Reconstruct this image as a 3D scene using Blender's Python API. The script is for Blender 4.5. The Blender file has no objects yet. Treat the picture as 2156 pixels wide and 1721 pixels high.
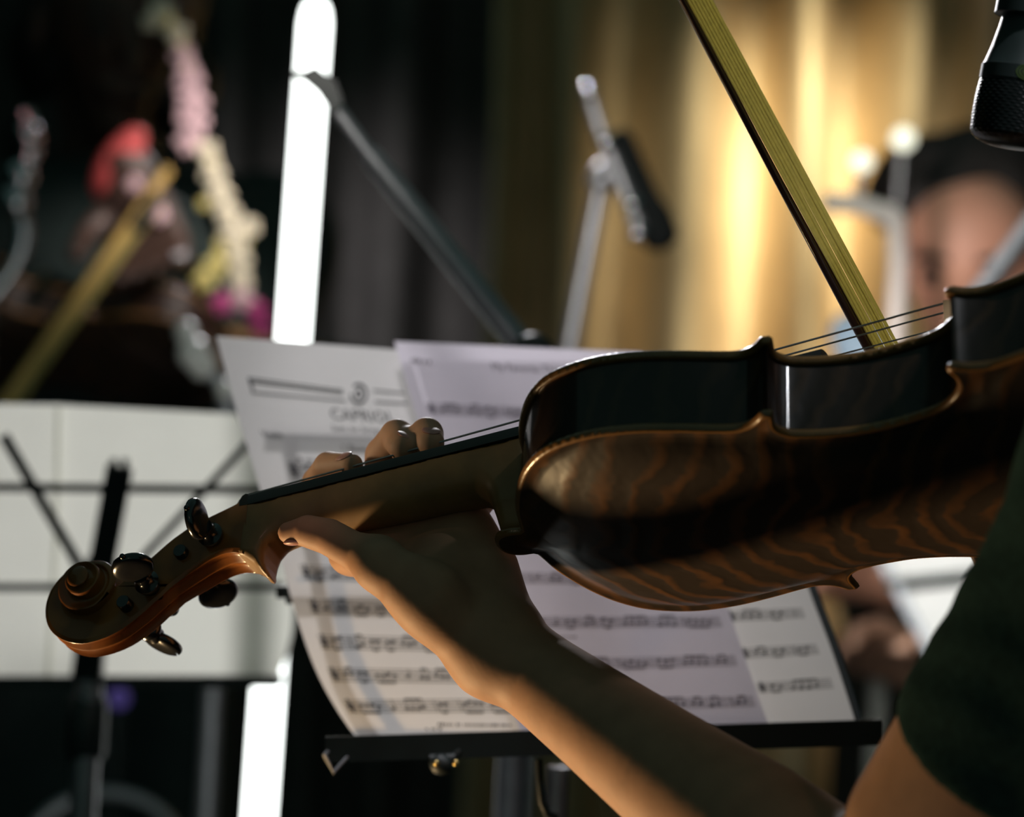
import bpy, bmesh, math, random
import numpy as np
from mathutils import Vector, Matrix, geometry

# ------------------------------------------------------------------ camera, world, lights
SC = bpy.context.scene
COL = SC.collection
W_PX, H_PX = 2156.0, 1721.0
F_PX = 100.0 / 36.0 * W_PX
CAM = np.array([0.0, 0.0, 1.22])
ROLL = math.radians(3.0)
RX = np.array([math.cos(ROLL), 0, math.sin(ROLL)])      # image right in the room
RD = np.array([math.sin(ROLL), 0, -math.cos(ROLL)])     # image down in the room
RF = np.array([0.0, 1.0, 0.0])                          # view direction


def P(px, py, d):
    """room point on the sight line of a photo pixel at depth d (metres)"""
    return CAM + RX * ((px - W_PX / 2) / F_PX * d) + RD * ((py - H_PX / 2) / F_PX * d) + RF * d


def V(a):
    return Vector((float(a[0]), float(a[1]), float(a[2])))


cam_data = bpy.data.cameras.new('camera')
cam = bpy.data.objects.new('camera', cam_data)
COL.objects.link(cam)
cam.matrix_world = Matrix((
    (RX[0], -RD[0], -RF[0], CAM[0]),
    (RX[1], -RD[1], -RF[1], CAM[1]),
    (RX[2], -RD[2], -RF[2], CAM[2]),
    (0, 0, 0, 1)))
cam_data.lens = 100
cam_data.sensor_width = 36
cam_data.clip_start = 0.05
cam_data.dof.use_dof = True
cam_data.dof.focus_distance = 1.275
cam_data.dof.aperture_fstop = 5.4
SC.camera = cam
SC.view_settings.view_transform = 'Standard'
SC.view_settings.look = 'None'
SC.view_settings.gamma = 1
SC.view_settings.exposure = 0.0
SC.view_settings.use_curve_mapping = False
SC.cycles.use_denoising = True
SC.cycles.max_bounces = 6
SC.cycles.sample_clamp_indirect = 4

world = bpy.data.worlds.new('stage_ambient')
SC.world = world
world.use_nodes = True
world.node_tree.nodes['Background'].inputs[0].default_value = (0.42, 0.80, 0.72, 1)
world.node_tree.nodes['Background'].inputs[1].default_value = 0.09


def area(name, loc, target, size, power, color, size_y=None, spread=180):
    l = bpy.data.lights.new(name, 'AREA')
    l.energy = power
    l.color = color
    l.size = size
    l.spread = math.radians(spread)
    if size_y:
        l.shape = 'RECTANGLE'
        l.size_y = size_y
    o = bpy.data.objects.new(name, l)
    COL.objects.link(o)
    o.location = V(loc)
    o.rotation_euler = (V(target) - V(loc)).to_track_quat('-Z', 'Y').to_euler()
    return o


def spot(name, loc, target, angle, blend, power, color, radius=0.05):
    l = bpy.data.lights.new(name, 'SPOT')
    l.energy = power
    l.color = color
    l.spot_size = math.radians(angle)
    l.spot_blend = blend
    l.shadow_soft_size = radius
    o = bpy.data.objects.new(name, l)
    COL.objects.link(o)
    o.location = V(loc)
    o.rotation_euler = (V(target) - V(loc)).to_track_quat('-Z', 'Y').to_euler()
    return o


# stage lamps outside the frame, with unseen fill spots added (values are tuned here only)
VC = P(1860, 770, 1.24)
VH = P(690, 1370, 1.27)
spot('stage_spot_gold', P(2500, -1500, 2.9), P(1660, 330, 4.15), 12.5, 1.0, 430, (1.0, 0.92, 0.70), 0.12)
spot('stage_spot_gold_low', P(2300, 2600, 3.3), P(1600, 820, 4.15), 24, 1.0, 110, (1.0, 0.90, 0.68), 0.08)
spot('stage_spot_back', (-0.15, 3.5, 1.98), P(800, 1200, 1.6), 36, 0.5, 106, (0.98, 0.97, 1.0), 0.10)
spot('page_fill', P(700, -2300, 1.40), P(930, 1150, 1.56), 34, 0.8, 14.5, (0.96, 0.93, 1.0), 0.06)  # unseen spot added to brighten the front of the near pages
spot('page_fill_right', P(1900, -1500, 2.3), P(2010, 1280, 2.57), 15, 0.8, 130, (0.97, 1.0, 0.98), 0.06)  # added spot without a visible source; lifts the white page at the right
spot('background_fill', P(-1500, -3500, 0.7), P(1650, 560, 2.9), 20, 0.9, 80, (1.0, 0.95, 0.88), 0.06)  # invented front light for the pale pole and microphone stand
spot('tube_halo_fill', P(-200, -1400, 3.0), P(680, 520, 4.2), 20, 1.0, 62, (0.95, 0.93, 1.0), 0.10)  # added spot; its soft pool on the dark curtain imitates the tube's halo
spot('warm_floor_lamp', VH + RX * -0.55 + RD * 0.66 + RF * 0.23, VH, 35, 0.6, 52.0, (1.0, 0.68, 0.34), 0.09)
spot('warm_side_lamp', P(3000, 2500, 0.72), P(2020, 1620, 1.06), 22, 0.8, 0.32, (1.0, 0.62, 0.42), 0.02)
spot('front_fill', P(-1300, 200, 0.55), P(800, 1030, 1.28), 26, 0.9, 0.16, (1.0, 0.74, 0.50), 0.03)  # made-up soft light on the neck and thumb
spot('finger_fill', P(-1400, 690, 1.35), P(800, 925, 1.325), 9, 0.5, 5.0, (1.0, 0.80, 0.52), 0.02)  # narrow spot added for the warm side of the fingers
spot('rose_thumb_fill', P(-300, -900, 0.95), P(650, 1110, 1.28), 6.5, 0.9, 0.9, (1.0, 0.50, 0.46), 0.02)  # added pink spot that reaches little beyond the thumb
spot('garland_fill', P(1500, -900, 2.3), P(430, 420, 2.72), 21, 0.8, 44, (1.0, 0.88, 0.82), 0.05)  # unseen spot put in to make the garland bright
spot('red_wing_lamp', P(-500, -200, 2.0), P(255, 350, 2.74), 6, 0.8, 3.5, (1.0, 0.45, 0.45), 0.05)
spot('face_fill', P(1000, 2400, 1.9), P(2040, 600, 3.0), 16, 0.9, 55, (1.0, 0.80, 0.77), 0.06)  # light added for the right musician's face, source not visible
area('ceiling_strip', VC + 1.15 * (RX * 0.446 - RD * 0.81 - RF * 0.375), VC, 0.04, 0.05, (0.93, 0.95, 1.0), 0.20, 9)

# ------------------------------------------------------------------ materials
MATS = {}


def mat(name, color, rough=0.5, metal=0.0, vary=0.12, scale=40.0, bump=0.0, coat=0.0, spec=0.5,
        emit=None, estr=0.0, transl=0.0, sss=0.0):
    if name in MATS:
        return MATS[name]
    m = bpy.data.materials.new(name)
    m.use_nodes = True
    nt = m.node_tree
    b = nt.nodes['Principled BSDF']
    out = nt.nodes['Material Output']
    tc = nt.nodes.new('ShaderNodeTexCoord')
    nz = nt.nodes.new('ShaderNodeTexNoise')
    nz.inputs['Scale'].default_value = scale
    nz.inputs['Detail'].default_value = 4
    nt.links.new(tc.outputs['Object'], nz.inputs['Vector'])
    rp = nt.nodes.new('ShaderNodeValToRGB')
    c = np.array(color)
    lo, hi = c * (1 - vary), np.minimum(c * (1 + vary), 1)
    rp.color_ramp.elements[0].position = 0.3
    rp.color_ramp.elements[1].position = 0.7
    rp.color_ramp.elements[0].color = (*lo, 1)
    rp.color_ramp.elements[1].color = (*hi, 1)
    nt.links.new(nz.outputs['Fac'], rp.inputs['Fac'])
    nt.links.new(rp.outputs['Color'], b.inputs['Base Color'])
    b.inputs['Roughness'].default_value = rough
    b.inputs['Metallic'].default_value = metal
    b.inputs['Specular IOR Level'].default_value = spec
    b.inputs['Coat Weight'].default_value = coat
    b.inputs['Coat Roughness'].default_value = 0.12
    if sss:
        b.inputs['Subsurface Weight'].default_value = sss
        b.inputs['Subsurface Radius'].default_value = (0.9, 0.35, 0.2)
        b.inputs['Subsurface Scale'].default_value = 0.004
    if bump:
        bp = nt.nodes.new('ShaderNodeBump')
        bp.inputs['Strength'].default_value = bump
        bp.inputs['Distance'].default_value = 0.001
        nt.links.new(nz.outputs['Fac'], bp.inputs['Height'])
        nt.links.new(bp.outputs['Normal'], b.inputs['Normal'])
    if emit is not None:
        b.inputs['Emission Color'].default_value = (*emit, 1)
        b.inputs['Emission Strength'].default_value = estr
    if transl:
        tr = nt.nodes.new('ShaderNodeBsdfTranslucent')
        nt.links.new(rp.outputs['Color'], tr.inputs['Color'])
        mx = nt.nodes.new('ShaderNodeMixShader')
        mx.inputs[0].default_value = transl
        nt.links.new(b.outputs[0], mx.inputs[1])
        nt.links.new(tr.outputs[0], mx.inputs[2])
        nt.links.new(mx.outputs[0], out.inputs['Surface'])
    MATS[name] = m
    return m


def flame_mat(name, dark, light, chevron=True, rough=0.34, coat=0.7, freq=150.0):
    """flamed maple under dark varnish, in the violin's own coordinates (metres)"""
    m = bpy.data.materials.new(name)
    m.use_nodes = True
    nt = m.node_tree
    b = nt.nodes['Principled BSDF']
    N, L = nt.nodes.new, nt.links.new
    tc = N('ShaderNodeTexCoord')
    sx = N('ShaderNodeSeparateXYZ')
    L(tc.outputs['Object'], sx.inputs[0])
    nz = N('ShaderNodeTexNoise')
    nz.inputs['Scale'].default_value = 28
    nz.inputs['Detail'].default_value = 3
    L(tc.outputs['Object'], nz.inputs['Vector'])
    ab = N('ShaderNodeMath'); ab.operation = 'ABSOLUTE'
    L(sx.outputs['Y'], ab.inputs[0])
    m1 = N('ShaderNodeMath'); m1.operation = 'MULTIPLY_ADD'
    L(ab.outputs[0], m1.inputs[0])
    m1.inputs[1].default_value = 0.45 if chevron else 0.0
    L(sx.outputs['X'], m1.inputs[2])
    m2 = N('ShaderNodeMath'); m2.operation = 'MULTIPLY_ADD'
    L(nz.outputs['Fac'], m2.inputs[0])
    m2.inputs[1].default_value = 0.040
    L(m1.outputs[0], m2.inputs[2])
    zs = N('ShaderNodeMath'); zs.operation = 'MULTIPLY_ADD'
    L(sx.outputs['Z'], zs.inputs[0])
    zs.inputs[1].default_value = 0.25
    L(m2.outputs[0], zs.inputs[2])
    m3 = N('ShaderNodeMath'); m3.operation = 'MULTIPLY'
    L(zs.outputs[0], m3.inputs[0]); m3.inputs[1].default_value = freq * 2.6
    sn = N('ShaderNodeMath'); sn.operation = 'SINE'
    L(m3.outputs[0], sn.inputs[0])
    n2 = N('ShaderNodeTexNoise')
    n2.inputs['Scale'].default_value = 55
    L(tc.outputs['Object'], n2.inputs['Vector'])
    mu = N('ShaderNodeMath'); mu.operation = 'MULTIPLY'
    L(sn.outputs[0], mu.inputs[0]); L(n2.outputs['Fac'], mu.inputs[1])
    rp = N('ShaderNodeValToRGB')
    rp.color_ramp.elements[0].position = 0.0
    rp.color_ramp.elements[0].color = (*dark, 1)
    rp.color_ramp.elements[1].position = 0.62
    rp.color_ramp.elements[1].color = (*light, 1)
    L(mu.outputs[0], rp.inputs['Fac'])
    L(rp.outputs['Color'], b.inputs['Base Color'])
    bp = N('ShaderNodeBump')
    bp.inputs['Strength'].default_value = 0.35
    bp.inputs['Distance'].default_value = 0.0006
    L(mu.outputs[0], bp.inputs['Height'])
    L(bp.outputs['Normal'], b.inputs['Normal'])
    b.inputs['Roughness'].default_value = rough
    b.inputs['Specular IOR Level'].default_value = 0.30 if chevron else 0.25
    b.inputs['Coat Weight'].default_value = coat
    b.inputs['Coat Roughness'].default_value = 0.20 if chevron else 0.09
    MATS[name] = m
    return m


# ------------------------------------------------------------------ object helpers
def link_mesh(name, verts, faces, material, parent=None, smooth=True, sharp=None):
    me = bpy.data.meshes.new(name)
    me.from_pydata([tuple(map(float, v)) for v in verts], [], [tuple(map(int, f)) for f in faces])
    me.update()
    if smooth:
        me.polygons.foreach_set('use_smooth', [True] * len(me.polygons))
    if material:
        me.materials.append(material)
    o = bpy.data.objects.new(name, me)
    COL.objects.link(o)
    if parent is not None:
        o.parent = parent
        bm = bmesh.new(); bm.from_mesh(me)
        bmesh.ops.recalc_face_normals(bm, faces=bm.faces)
        bm.to_mesh(me); bm.free()
    else:
        bm = bmesh.new(); bm.from_mesh(me)
        bmesh.ops.recalc_face_normals(bm, faces=bm.faces)
        bm.to_mesh(me); bm.free()
    if sharp:
        me.set_sharp_from_angle(angle=math.radians(sharp))
    return o


def tag(o, label=None, cat=None, group=None, kind=None):
    if label: o['label'] = label
    if cat: o['category'] = cat
    if group: o['group'] = group
    if kind: o['kind'] = kind
    return o


def empty(name, loc, label, cat, group=None):
    o = bpy.data.objects.new(name, None)
    o.empty_display_size = 0.02
    COL.objects.link(o)
    o.location = V(loc)
    return tag(o, label, cat, group)


def rel(root, pts):
    """room points -> the root's coordinates (roots here are only translated)"""
    l = np.array(root.location)
    return [np.array(p) - l for p in pts]


class MB:
    """collects shapes into one mesh"""
    def __init__(s): s.v, s.f = [], []

    def add(s, v, f):
        n = len(s.v)
        s.v += [tuple(map(float, p)) for p in v]
        s.f += [tuple(int(i) + n for i in q) for q in f]
        return s

    def tube(s, pts, rad, n=12, cap=True):
        pts = [np.array(p, float) for p in pts]
        m = len(pts)
        if np.isscalar(rad): rad = [rad] * m
        ref = None
        vs = []
        for i in range(m):
            t = pts[min(i + 1, m - 1)] - pts[max(i - 1, 0)]
            t = t / (np.linalg.norm(t) + 1e-12)
            if ref is None:
                a = np.array([0, 0, 1.0]) if abs(t[2]) < 0.9 else np.array([1.0, 0, 0])
                ref = np.cross(t, a)
            u = ref - t * (ref @ t)
            u /= np.linalg.norm(u)
            ref = u
            w = np.cross(t, u)
            for k in range(n):
                a = 2 * math.pi * k / n
                vs.append(pts[i] + rad[i] * (math.cos(a) * u + math.sin(a) * w))
        fs = []
        for i in range(m - 1):
            for k in range(n):
                k2 = (k + 1) % n
                fs.append((i * n + k, i * n + k2, (i + 1) * n + k2, (i + 1) * n + k))
        if cap:
            fs.append(tuple(range(n))[::-1])
            fs.append(tuple(range((m - 1) * n, m * n)))
        return s.add(vs, fs)

    def bar(s, a, b, w, h, up):
        """rectangular bar from a to b, width w along up x dir, height h along up"""
        a, b, up = np.array(a, float), np.array(b, float), np.array(up, float)
        t = (b - a) / np.linalg.norm(b - a)
        u = up - t * (up @ t); u /= np.linalg.norm(u)
        r = np.cross(t, u)
        c = min(w, h) * 0.18
        prof = [(-w / 2 + c, -h / 2), (w / 2 - c, -h / 2), (w / 2, -h / 2 + c), (w / 2, h / 2 - c),
                (w / 2 - c, h / 2), (-w / 2 + c, h / 2), (-w / 2, h / 2 - c), (-w / 2, -h / 2 + c)]
        vs = [p + r * x + u * y for p in (a, b) for x, y in prof]
        fs = [(k, (k + 1) % 8, 8 + (k + 1) % 8, 8 + k) for k in range(8)]
        fs += [tuple(range(8))[::-1], tuple(range(8, 16))]
        return s.add(vs, fs)

    def lathe(s, a, b, prof, n=24):
        """prof: (t 0..1 along a-b, radius)"""
        a, b = np.array(a, float), np.array(b, float)
        return s.tube_frames(a, b, prof, n)

    def tube_frames(s, a, b, prof, n):
        t = (b - a) / np.linalg.norm(b - a)
        q = np.array([0, 0, 1.0]) if abs(t[2]) < 0.9 else np.array([1.0, 0, 0])
        u = np.cross(t, q); u /= np.linalg.norm(u)
        w = np.cross(t, u)
        vs = []
        for tt, r in prof:
            c = a + (b - a) * tt
            for k in range(n):
                an = 2 * math.pi * k / n
                vs.append(c + r * (math.cos(an) * u + math.sin(an) * w))
        m = len(prof)
        fs = [(i * n + k, i * n + (k + 1) % n, (i + 1) * n + (k + 1) % n, (i + 1) * n + k)
              for i in range(m - 1) for k in range(n)]
        fs += [tuple(range(n))[::-1], tuple(range((m - 1) * n, m * n))]
        return s.add(vs, fs)

    def ellipsoid(s, c, ax, n=20, m=12):
        """ax: three axis vectors"""
        c = np.array(c, float); A = np.array(ax, float)
        vs, fs = [], []
        for i in range(m + 1):
            th = math.pi * i / m
            for k in range(n):
                ph = 2 * math.pi * k / n
                vs.append(c + A[0] * math.sin(th) * math.cos(ph) + A[1] * math.sin(th) * math.sin(ph) + A[2] * math.cos(th))
        for i in range(m):
            for k in range(n):
                fs.append((i * n + k, i * n + (k + 1) % n, (i + 1) * n + (k + 1) % n, (i + 1) * n + k))
        return s.add(vs, fs)

    def build(s, name, material, parent=None, smooth=True, sharp=40):
        off = np.zeros(3)
        if parent is not None:
            p = parent
            while p is not None:
                off = off + np.array(p.location)
                p = p.parent
        v = [np.array(p) - off for p in s.v]
        return link_mesh(name, v, s.f, material, parent, smooth, sharp)


# ------------------------------------------------------------------ implicit surfaces
def surface_nets(F, org, h):
    nx, ny, nz = F.shape
    S = F < 0
    corners = [(i, j, k) for i in (0, 1) for j in (0, 1) for k in (0, 1)]
    cnt = np.zeros((nx - 1, ny - 1, nz - 1), np.int8)
    for a in corners:
        cnt += S[a[0]:a[0] + nx - 1, a[1]:a[1] + ny - 1, a[2]:a[2] + nz - 1]
    act = (cnt > 0) & (cnt < 8)
    cells = np.argwhere(act)
    idx = np.full(act.shape, -1, np.int32)
    idx[act] = np.arange(len(cells))
    val = {a: F[cells[:, 0] + a[0], cells[:, 1] + a[1], cells[:, 2] + a[2]] for a in corners}
    acc = np.zeros((len(cells), 3)); num = np.zeros(len(cells))
    for a in corners:
        for ax in range(3):
            if a[ax] == 1:
                continue
            b = list(a); b[ax] = 1
            fa, fb = val[a], val[tuple(b)]
            cr = (fa < 0) != (fb < 0)
            t = np.where(cr, fa / np.where(cr, fa - fb, 1), 0)
            for d in range(3):
                acc[:, d] += np.where(cr, a[d] + (t if d == ax else 0), 0)
            num += cr
    verts = (cells + acc / num[:, None]) * h + np.array(org)
    faces = []
    for ax in range(3):
        o1, o2 = [d for d in range(3) if d != ax]
        A = S.take(range(S.shape[ax] - 1), ax) if False else S[tuple(slice(0, -1) if d == ax else slice(None) for d in range(3))]
        B = S[tuple(slice(1, None) if d == ax else slice(None) for d in range(3))]
        e = np.argwhere(A != B)
        ok = (e[:, o1] > 0) & (e[:, o2] > 0) & (e[:, o1] < S.shape[o1] - 1) & (e[:, o2] < S.shape[o2] - 1)
        e = e[ok]
        q = []
        for d1, d2 in ((-1, -1), (0, -1), (0, 0), (-1, 0)):
            c = e.copy(); c[:, o1] += d1; c[:, o2] += d2
            q.append(idx[c[:, 0], c[:, 1], c[:, 2]])
        faces.append(np.stack(q, 1))
    return verts, np.concatenate(faces)


def smin(a, b, k):
    if k <= 0:
        return np.minimum(a, b)
    h = np.maximum(k - np.abs(a - b), 0) / k
    return np.minimum(a, b) - h * h * k * 0.25


def smax(a, b, k):
    return -smin(-a, -b, k)


class SDF:
    def __init__(s, lo, hi, h):
        s.h = h
        s.lo = np.array(lo, float)
        n = np.ceil((np.array(hi) - s.lo) / h).astype(int) + 1
        s.F = np.full(n, 0.03, np.float32)
        s.ax = [s.lo[d] + np.arange(n[d]) * h for d in range(3)]

    def block(s, lo, hi):
        i0 = np.clip(np.floor((np.array(lo) - s.lo) / s.h).astype(int), 0, np.array(s.F.shape) - 1)
        i1 = np.clip(np.ceil((np.array(hi) - s.lo) / s.h).astype(int) + 1, 1, np.array(s.F.shape))
        sl = tuple(slice(a, b) for a, b in zip(i0, i1))
        g = np.meshgrid(*[s.ax[d][sl[d]] for d in range(3)], indexing='ij')
        return sl, np.stack(g, -1).astype(np.float32)

    def cone(s, a, b, ra, rb, k=0.006, carve=False, flat=None):
        a, b = np.array(a, float), np.array(b, float)
        m = max(ra, rb) + k + 0.031
        sl, X = s.block(np.minimum(a, b) - m, np.maximum(a, b) + m)
        if X.size == 0:
            return s
        d = b - a
        L2 = max(d @ d, 1e-12)
        X = X - a
        t = np.clip((X @ d) / L2, 0, 1)
        r = ra + (rb - ra) * t
        Q = X - t[..., None] * d
        if flat is not None:                       # flatten along an axis by a factor
            ax, fac = np.array(flat[0], float), flat[1]
            ax = ax / np.linalg.norm(ax)
            Q = Q + ((1 / fac - 1) * (Q @ ax))[..., None] * ax
        D = np.sqrt((Q * Q).sum(-1)) - r
        if carve:
            s.F[sl] = smax(s.F[sl], -D, k)
        else:
            s.F[sl] = smin(s.F[sl], D, k)
        return s

    def chain(s, pts, rads, k=0.006, flat=None, kin=0.0):
        """a limb: tapered segments joined without swelling, then blended into the body with k"""
        pts = [np.array(p, float) for p in pts]
        m = max(rads) + k + 0.031
        sl, X = s.block(np.min(pts, 0) - m, np.max(pts, 0) + m)
        if X.size == 0:
            return s
        T = None
        for i in range(len(pts) - 1):
            d = pts[i + 1] - pts[i]
            Y = X - pts[i]
            t = np.clip((Y @ d) / max(d @ d, 1e-12), 0, 1)
            Q = Y - t[..., None] * d
            Dd = np.sqrt((Q * Q).sum(-1)) - (rads[i] + (rads[i + 1] - rads[i]) * t)
            T = Dd if T is None else smin(T, Dd, kin)
        s.F[sl] = smin(s.F[sl], T, k)
        return s

    def build(s, name, material, parent=None, kind=None):
        v, f = surface_nets(s.F, s.lo, s.h)
        off = np.zeros(3)
        p = parent
        while p is not None:
            off = off + np.array(p.location); p = p.parent
        me = bpy.data.meshes.new(name)
        me.from_pydata((v - off).tolist(), [], f.tolist())
        me.update()
        me.polygons.foreach_set('use_smooth', [True] * len(me.polygons))
        me.materials.append(material)
        bm = bmesh.new(); bm.from_mesh(me)
        bmesh.ops.recalc_face_normals(bm, faces=bm.faces)
        bmesh.ops.smooth_vert(bm, verts=bm.verts, factor=0.5, use_axis_x=True, use_axis_y=True, use_axis_z=True)
        bm.to_mesh(me); bm.free()
        o = bpy.data.objects.new(name, me)
        COL.objects.link(o)
        if parent is not None:
            o.parent = parent
        return o


def spline(pts, n):
    """Catmull-Rom through points, n samples per span"""
    p = np.array(pts, float)
    p = np.vstack([2 * p[0] - p[1], p, 2 * p[-1] - p[-2]])
    out = []
    for i in range(1, len(p) - 2):
        for j in range(n):
            t = j / n
            out.append(0.5 * ((2 * p[i]) + (-p[i - 1] + p[i + 1]) * t + (2 * p[i - 1] - 5 * p[i] + 4 * p[i + 1] - p[i + 2]) * t * t
                              + (-p[i - 1] + 3 * p[i] - 3 * p[i + 1] + p[i + 2]) * t ** 3))
    out.append(p[-2])
    return np.array(out)


# ------------------------------------------------------------------ the violin (own coordinates in mm: x to the scroll, y to the bass side, z to the strings)
POSE_R = np.array([2.84993064e-01, -1.39901967e+00, 2.49747704e+00])
POSE_T = np.array([7.23493735, 58.7805157, 1264.12647])


def rodrigues(r):
    t = np.linalg.norm(r); k = r / t
    K = np.array([[0, -k[2], k[1]], [k[2], 0, -k[0]], [-k[1], k[0], 0]])
    return np.eye(3) + math.sin(t) * K + (1 - math.cos(t)) * K @ K


VR = np.stack([RX, RD, RF], 1) @ rodrigues(POSE_R)
VT = CAM + np.stack([RX, RD, RF], 1) @ (POSE_T / 1000)


def LV(x, y, z):
    """violin millimetres -> room"""
    return VT + VR @ (np.array([x, y, z], float) / 1000)


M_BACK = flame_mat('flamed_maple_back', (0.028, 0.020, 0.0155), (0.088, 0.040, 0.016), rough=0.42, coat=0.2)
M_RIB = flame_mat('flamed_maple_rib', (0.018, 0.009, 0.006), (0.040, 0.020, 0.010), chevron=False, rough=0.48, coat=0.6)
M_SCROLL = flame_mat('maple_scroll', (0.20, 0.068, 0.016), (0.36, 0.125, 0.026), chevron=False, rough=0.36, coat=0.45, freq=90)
M_EDGE = mat('gold_varnish_edge', (0.20, 0.095, 0.028), 0.34, vary=0.2, scale=60, coat=0.5)
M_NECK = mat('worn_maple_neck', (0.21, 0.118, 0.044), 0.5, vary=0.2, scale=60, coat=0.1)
M_TOP = mat('varnished_spruce', (0.12, 0.05, 0.018), 0.35, vary=0.25, scale=120, coat=0.5)
M_EBONY = mat('ebony', (0.012, 0.011, 0.011), 0.3, vary=0.3, scale=90, coat=0.25)
M_PEG = mat('polished_ebony', (0.010, 0.010, 0.011), 0.22, vary=0.2, scale=70, coat=0.6)
M_STRING = mat('wound_steel_string', (0.30, 0.30, 0.30), 0.42, metal=0.9, scale=400)
M_BONE = mat('dark_nut', (0.02, 0.018, 0.016), 0.35, scale=90)
M_BRIDGE = mat('bridge_maple', (0.35, 0.22, 0.11), 0.55, scale=80)
M_BRASS = mat('brass', (0.75, 0.55, 0.22), 0.3, metal=1.0, scale=50)

violin = empty('violin', (0, 0, 0), 'dark varnished violin held by the left hand, scroll pointing left', 'violin')
violin.matrix_world = Matrix((
    (*VR[0], VT[0]), (*VR[1], VT[1]), (*VR[2], VT[2]), (0, 0, 0, 1)))


def vpart(name, v, f, m, sharp=40, smooth=True):
    return link_mesh(name, [np.array(p) / 1000 for p in v], f, m, violin, smooth, sharp)


SEG_U = [(0, 11), (-1.2, 17), (-4, 30), (-10.5, 47), (-19, 62), (-30, 73.5), (-43, 80), (-58, 83), (-75, 82), (-92, 78),
         (-105, 74), (-114, 72), (-119.5, 73.2), (-123.5, 76.2), (-126.6, 79.8)]
SEG_C = [(-132.0, 79.2), (-131.2, 74), (-130.6, 70), (-131.5, 66), (-135.5, 62), (-143, 59.6), (-152, 58.2), (-163, 57.6), (-176, 59.3),
         (-188, 62.6), (-198, 67), (-204.5, 73.5), (-208, 80), (-208.3, 87), (-206.2, 93.2)]
SEG_L = [(-207.5, 96), (-211, 96.3), (-216, 94.2), (-224, 93.5), (-233, 96.5), (-242, 100), (-256, 104), (-272, 105.5), (-292, 104),
         (-312, 96), (-331, 80), (-345, 55), (-353, 28), (-356, 0)]
BUTTON = [(15, 0), (14.5, 4), (12.5, 7.8), (9, 10.2), (5, 11), (1.5, 10.8)]


def outline_half(with_button=True):
    a = []
    if with_button:
        a += spline(BUTTON, 3).tolist()
    else:
        a += [(0.3, 0), (0.3, 6)]
    for s in (SEG_U, SEG_C, SEG_L):
        a += spline(s, 6).tolist()
    return np.array(a)


def outline_full(with_button=True):
    h = outline_half(with_button)
    m = h[::-1].copy(); m[:, 1] *= -1
    return np.vstack([h, m[1:-1]])


def dist_to_poly(Q, P_):
    A = P_; B = np.roll(P_, -1, 0)
    d = B - A
    L2 = (d * d).sum(1) + 1e-12
    out = np.empty(len(Q)); ins = np.zeros(len(Q), bool)
    for s in range(0, len(Q), 3000):
        q = Q[s:s + 3000, None, :]
        t = np.clip(((q - A) * d).sum(-1) / L2, 0, 1)
        r = q - (A + t[..., None] * d)
        out[s:s + 3000] = np.sqrt((r * r).sum(-1).min(1))
        c = ((A[:, 1] > q[..., 1]) != (B[:, 1] > q[..., 1])) & \
            (q[..., 0] < (B[:, 0] - A[:, 0]) * (q[..., 1] - A[:, 1]) / np.where(B[:, 1] == A[:, 1], 1e-9, B[:, 1] - A[:, 1]) + A[:, 0])
        ins[s:s + 3000] = c.sum(1) % 2 == 1
    return out, ins


def arch_field():
    """smooth dome over the body outline (Poisson), on a 2 mm grid"""
    O = outline_full(False)
    gx = np.arange(-358, 4, 2.0); gy = np.arange(-110, 112, 2.0)
    X, Y = np.meshgrid(gx, gy, indexing='ij')
    d, ins = dist_to_poly(np.stack([X.ravel(), Y.ravel()], 1), O)
    msk = (ins & (d > 6)).reshape(X.shape)
    ph = np.zeros(X.shape)
    for _ in range(2600):
        n = 0.25 * (np.roll(ph, 1, 0) + np.roll(ph, -1, 0) + np.roll(ph, 1, 1) + np.roll(ph, -1, 1) + 1.0)
        ph = np.where(msk, n, 0)
    ph /= ph.max()
    ph = 1 - np.exp(-2.2 * ph)
    ph /= ph.max()
    for _ in range(4):
        ph = 0.5 * ph + 0.125 * (np.roll(ph, 1, 0) + np.roll(ph, -1, 0) + np.roll(ph, 1, 1) + np.roll(ph, -1, 1))
    def f(q):
        u = np.clip((q[:, 0] - gx[0]) / 2, 0, len(gx) - 1.001); w = np.clip((q[:, 1] - gy[0]) / 2, 0, len(gy) - 1.001)
        i, j = u.astype(int), w.astype(int); a, b = u - i, w - j
        return (ph[i, j] * (1 - a) * (1 - b) + ph[i + 1, j] * a * (1 - b) + ph[i, j + 1] * (1 - a) * b + ph[i + 1, j + 1] * a * b)
    return f


ARCH = arch_field()


def resample(poly, step):
    q = np.vstack([poly, poly[:1]])
    s = np.concatenate([[0], np.cumsum(np.linalg.norm(np.diff(q, axis=0), axis=1))])
    n = int(s[-1] / step)
    t = np.linspace(0, s[-1], n, endpoint=False)
    return np.stack([np.interp(t, s, q[:, k]) for k in (0, 1)], 1)


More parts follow.
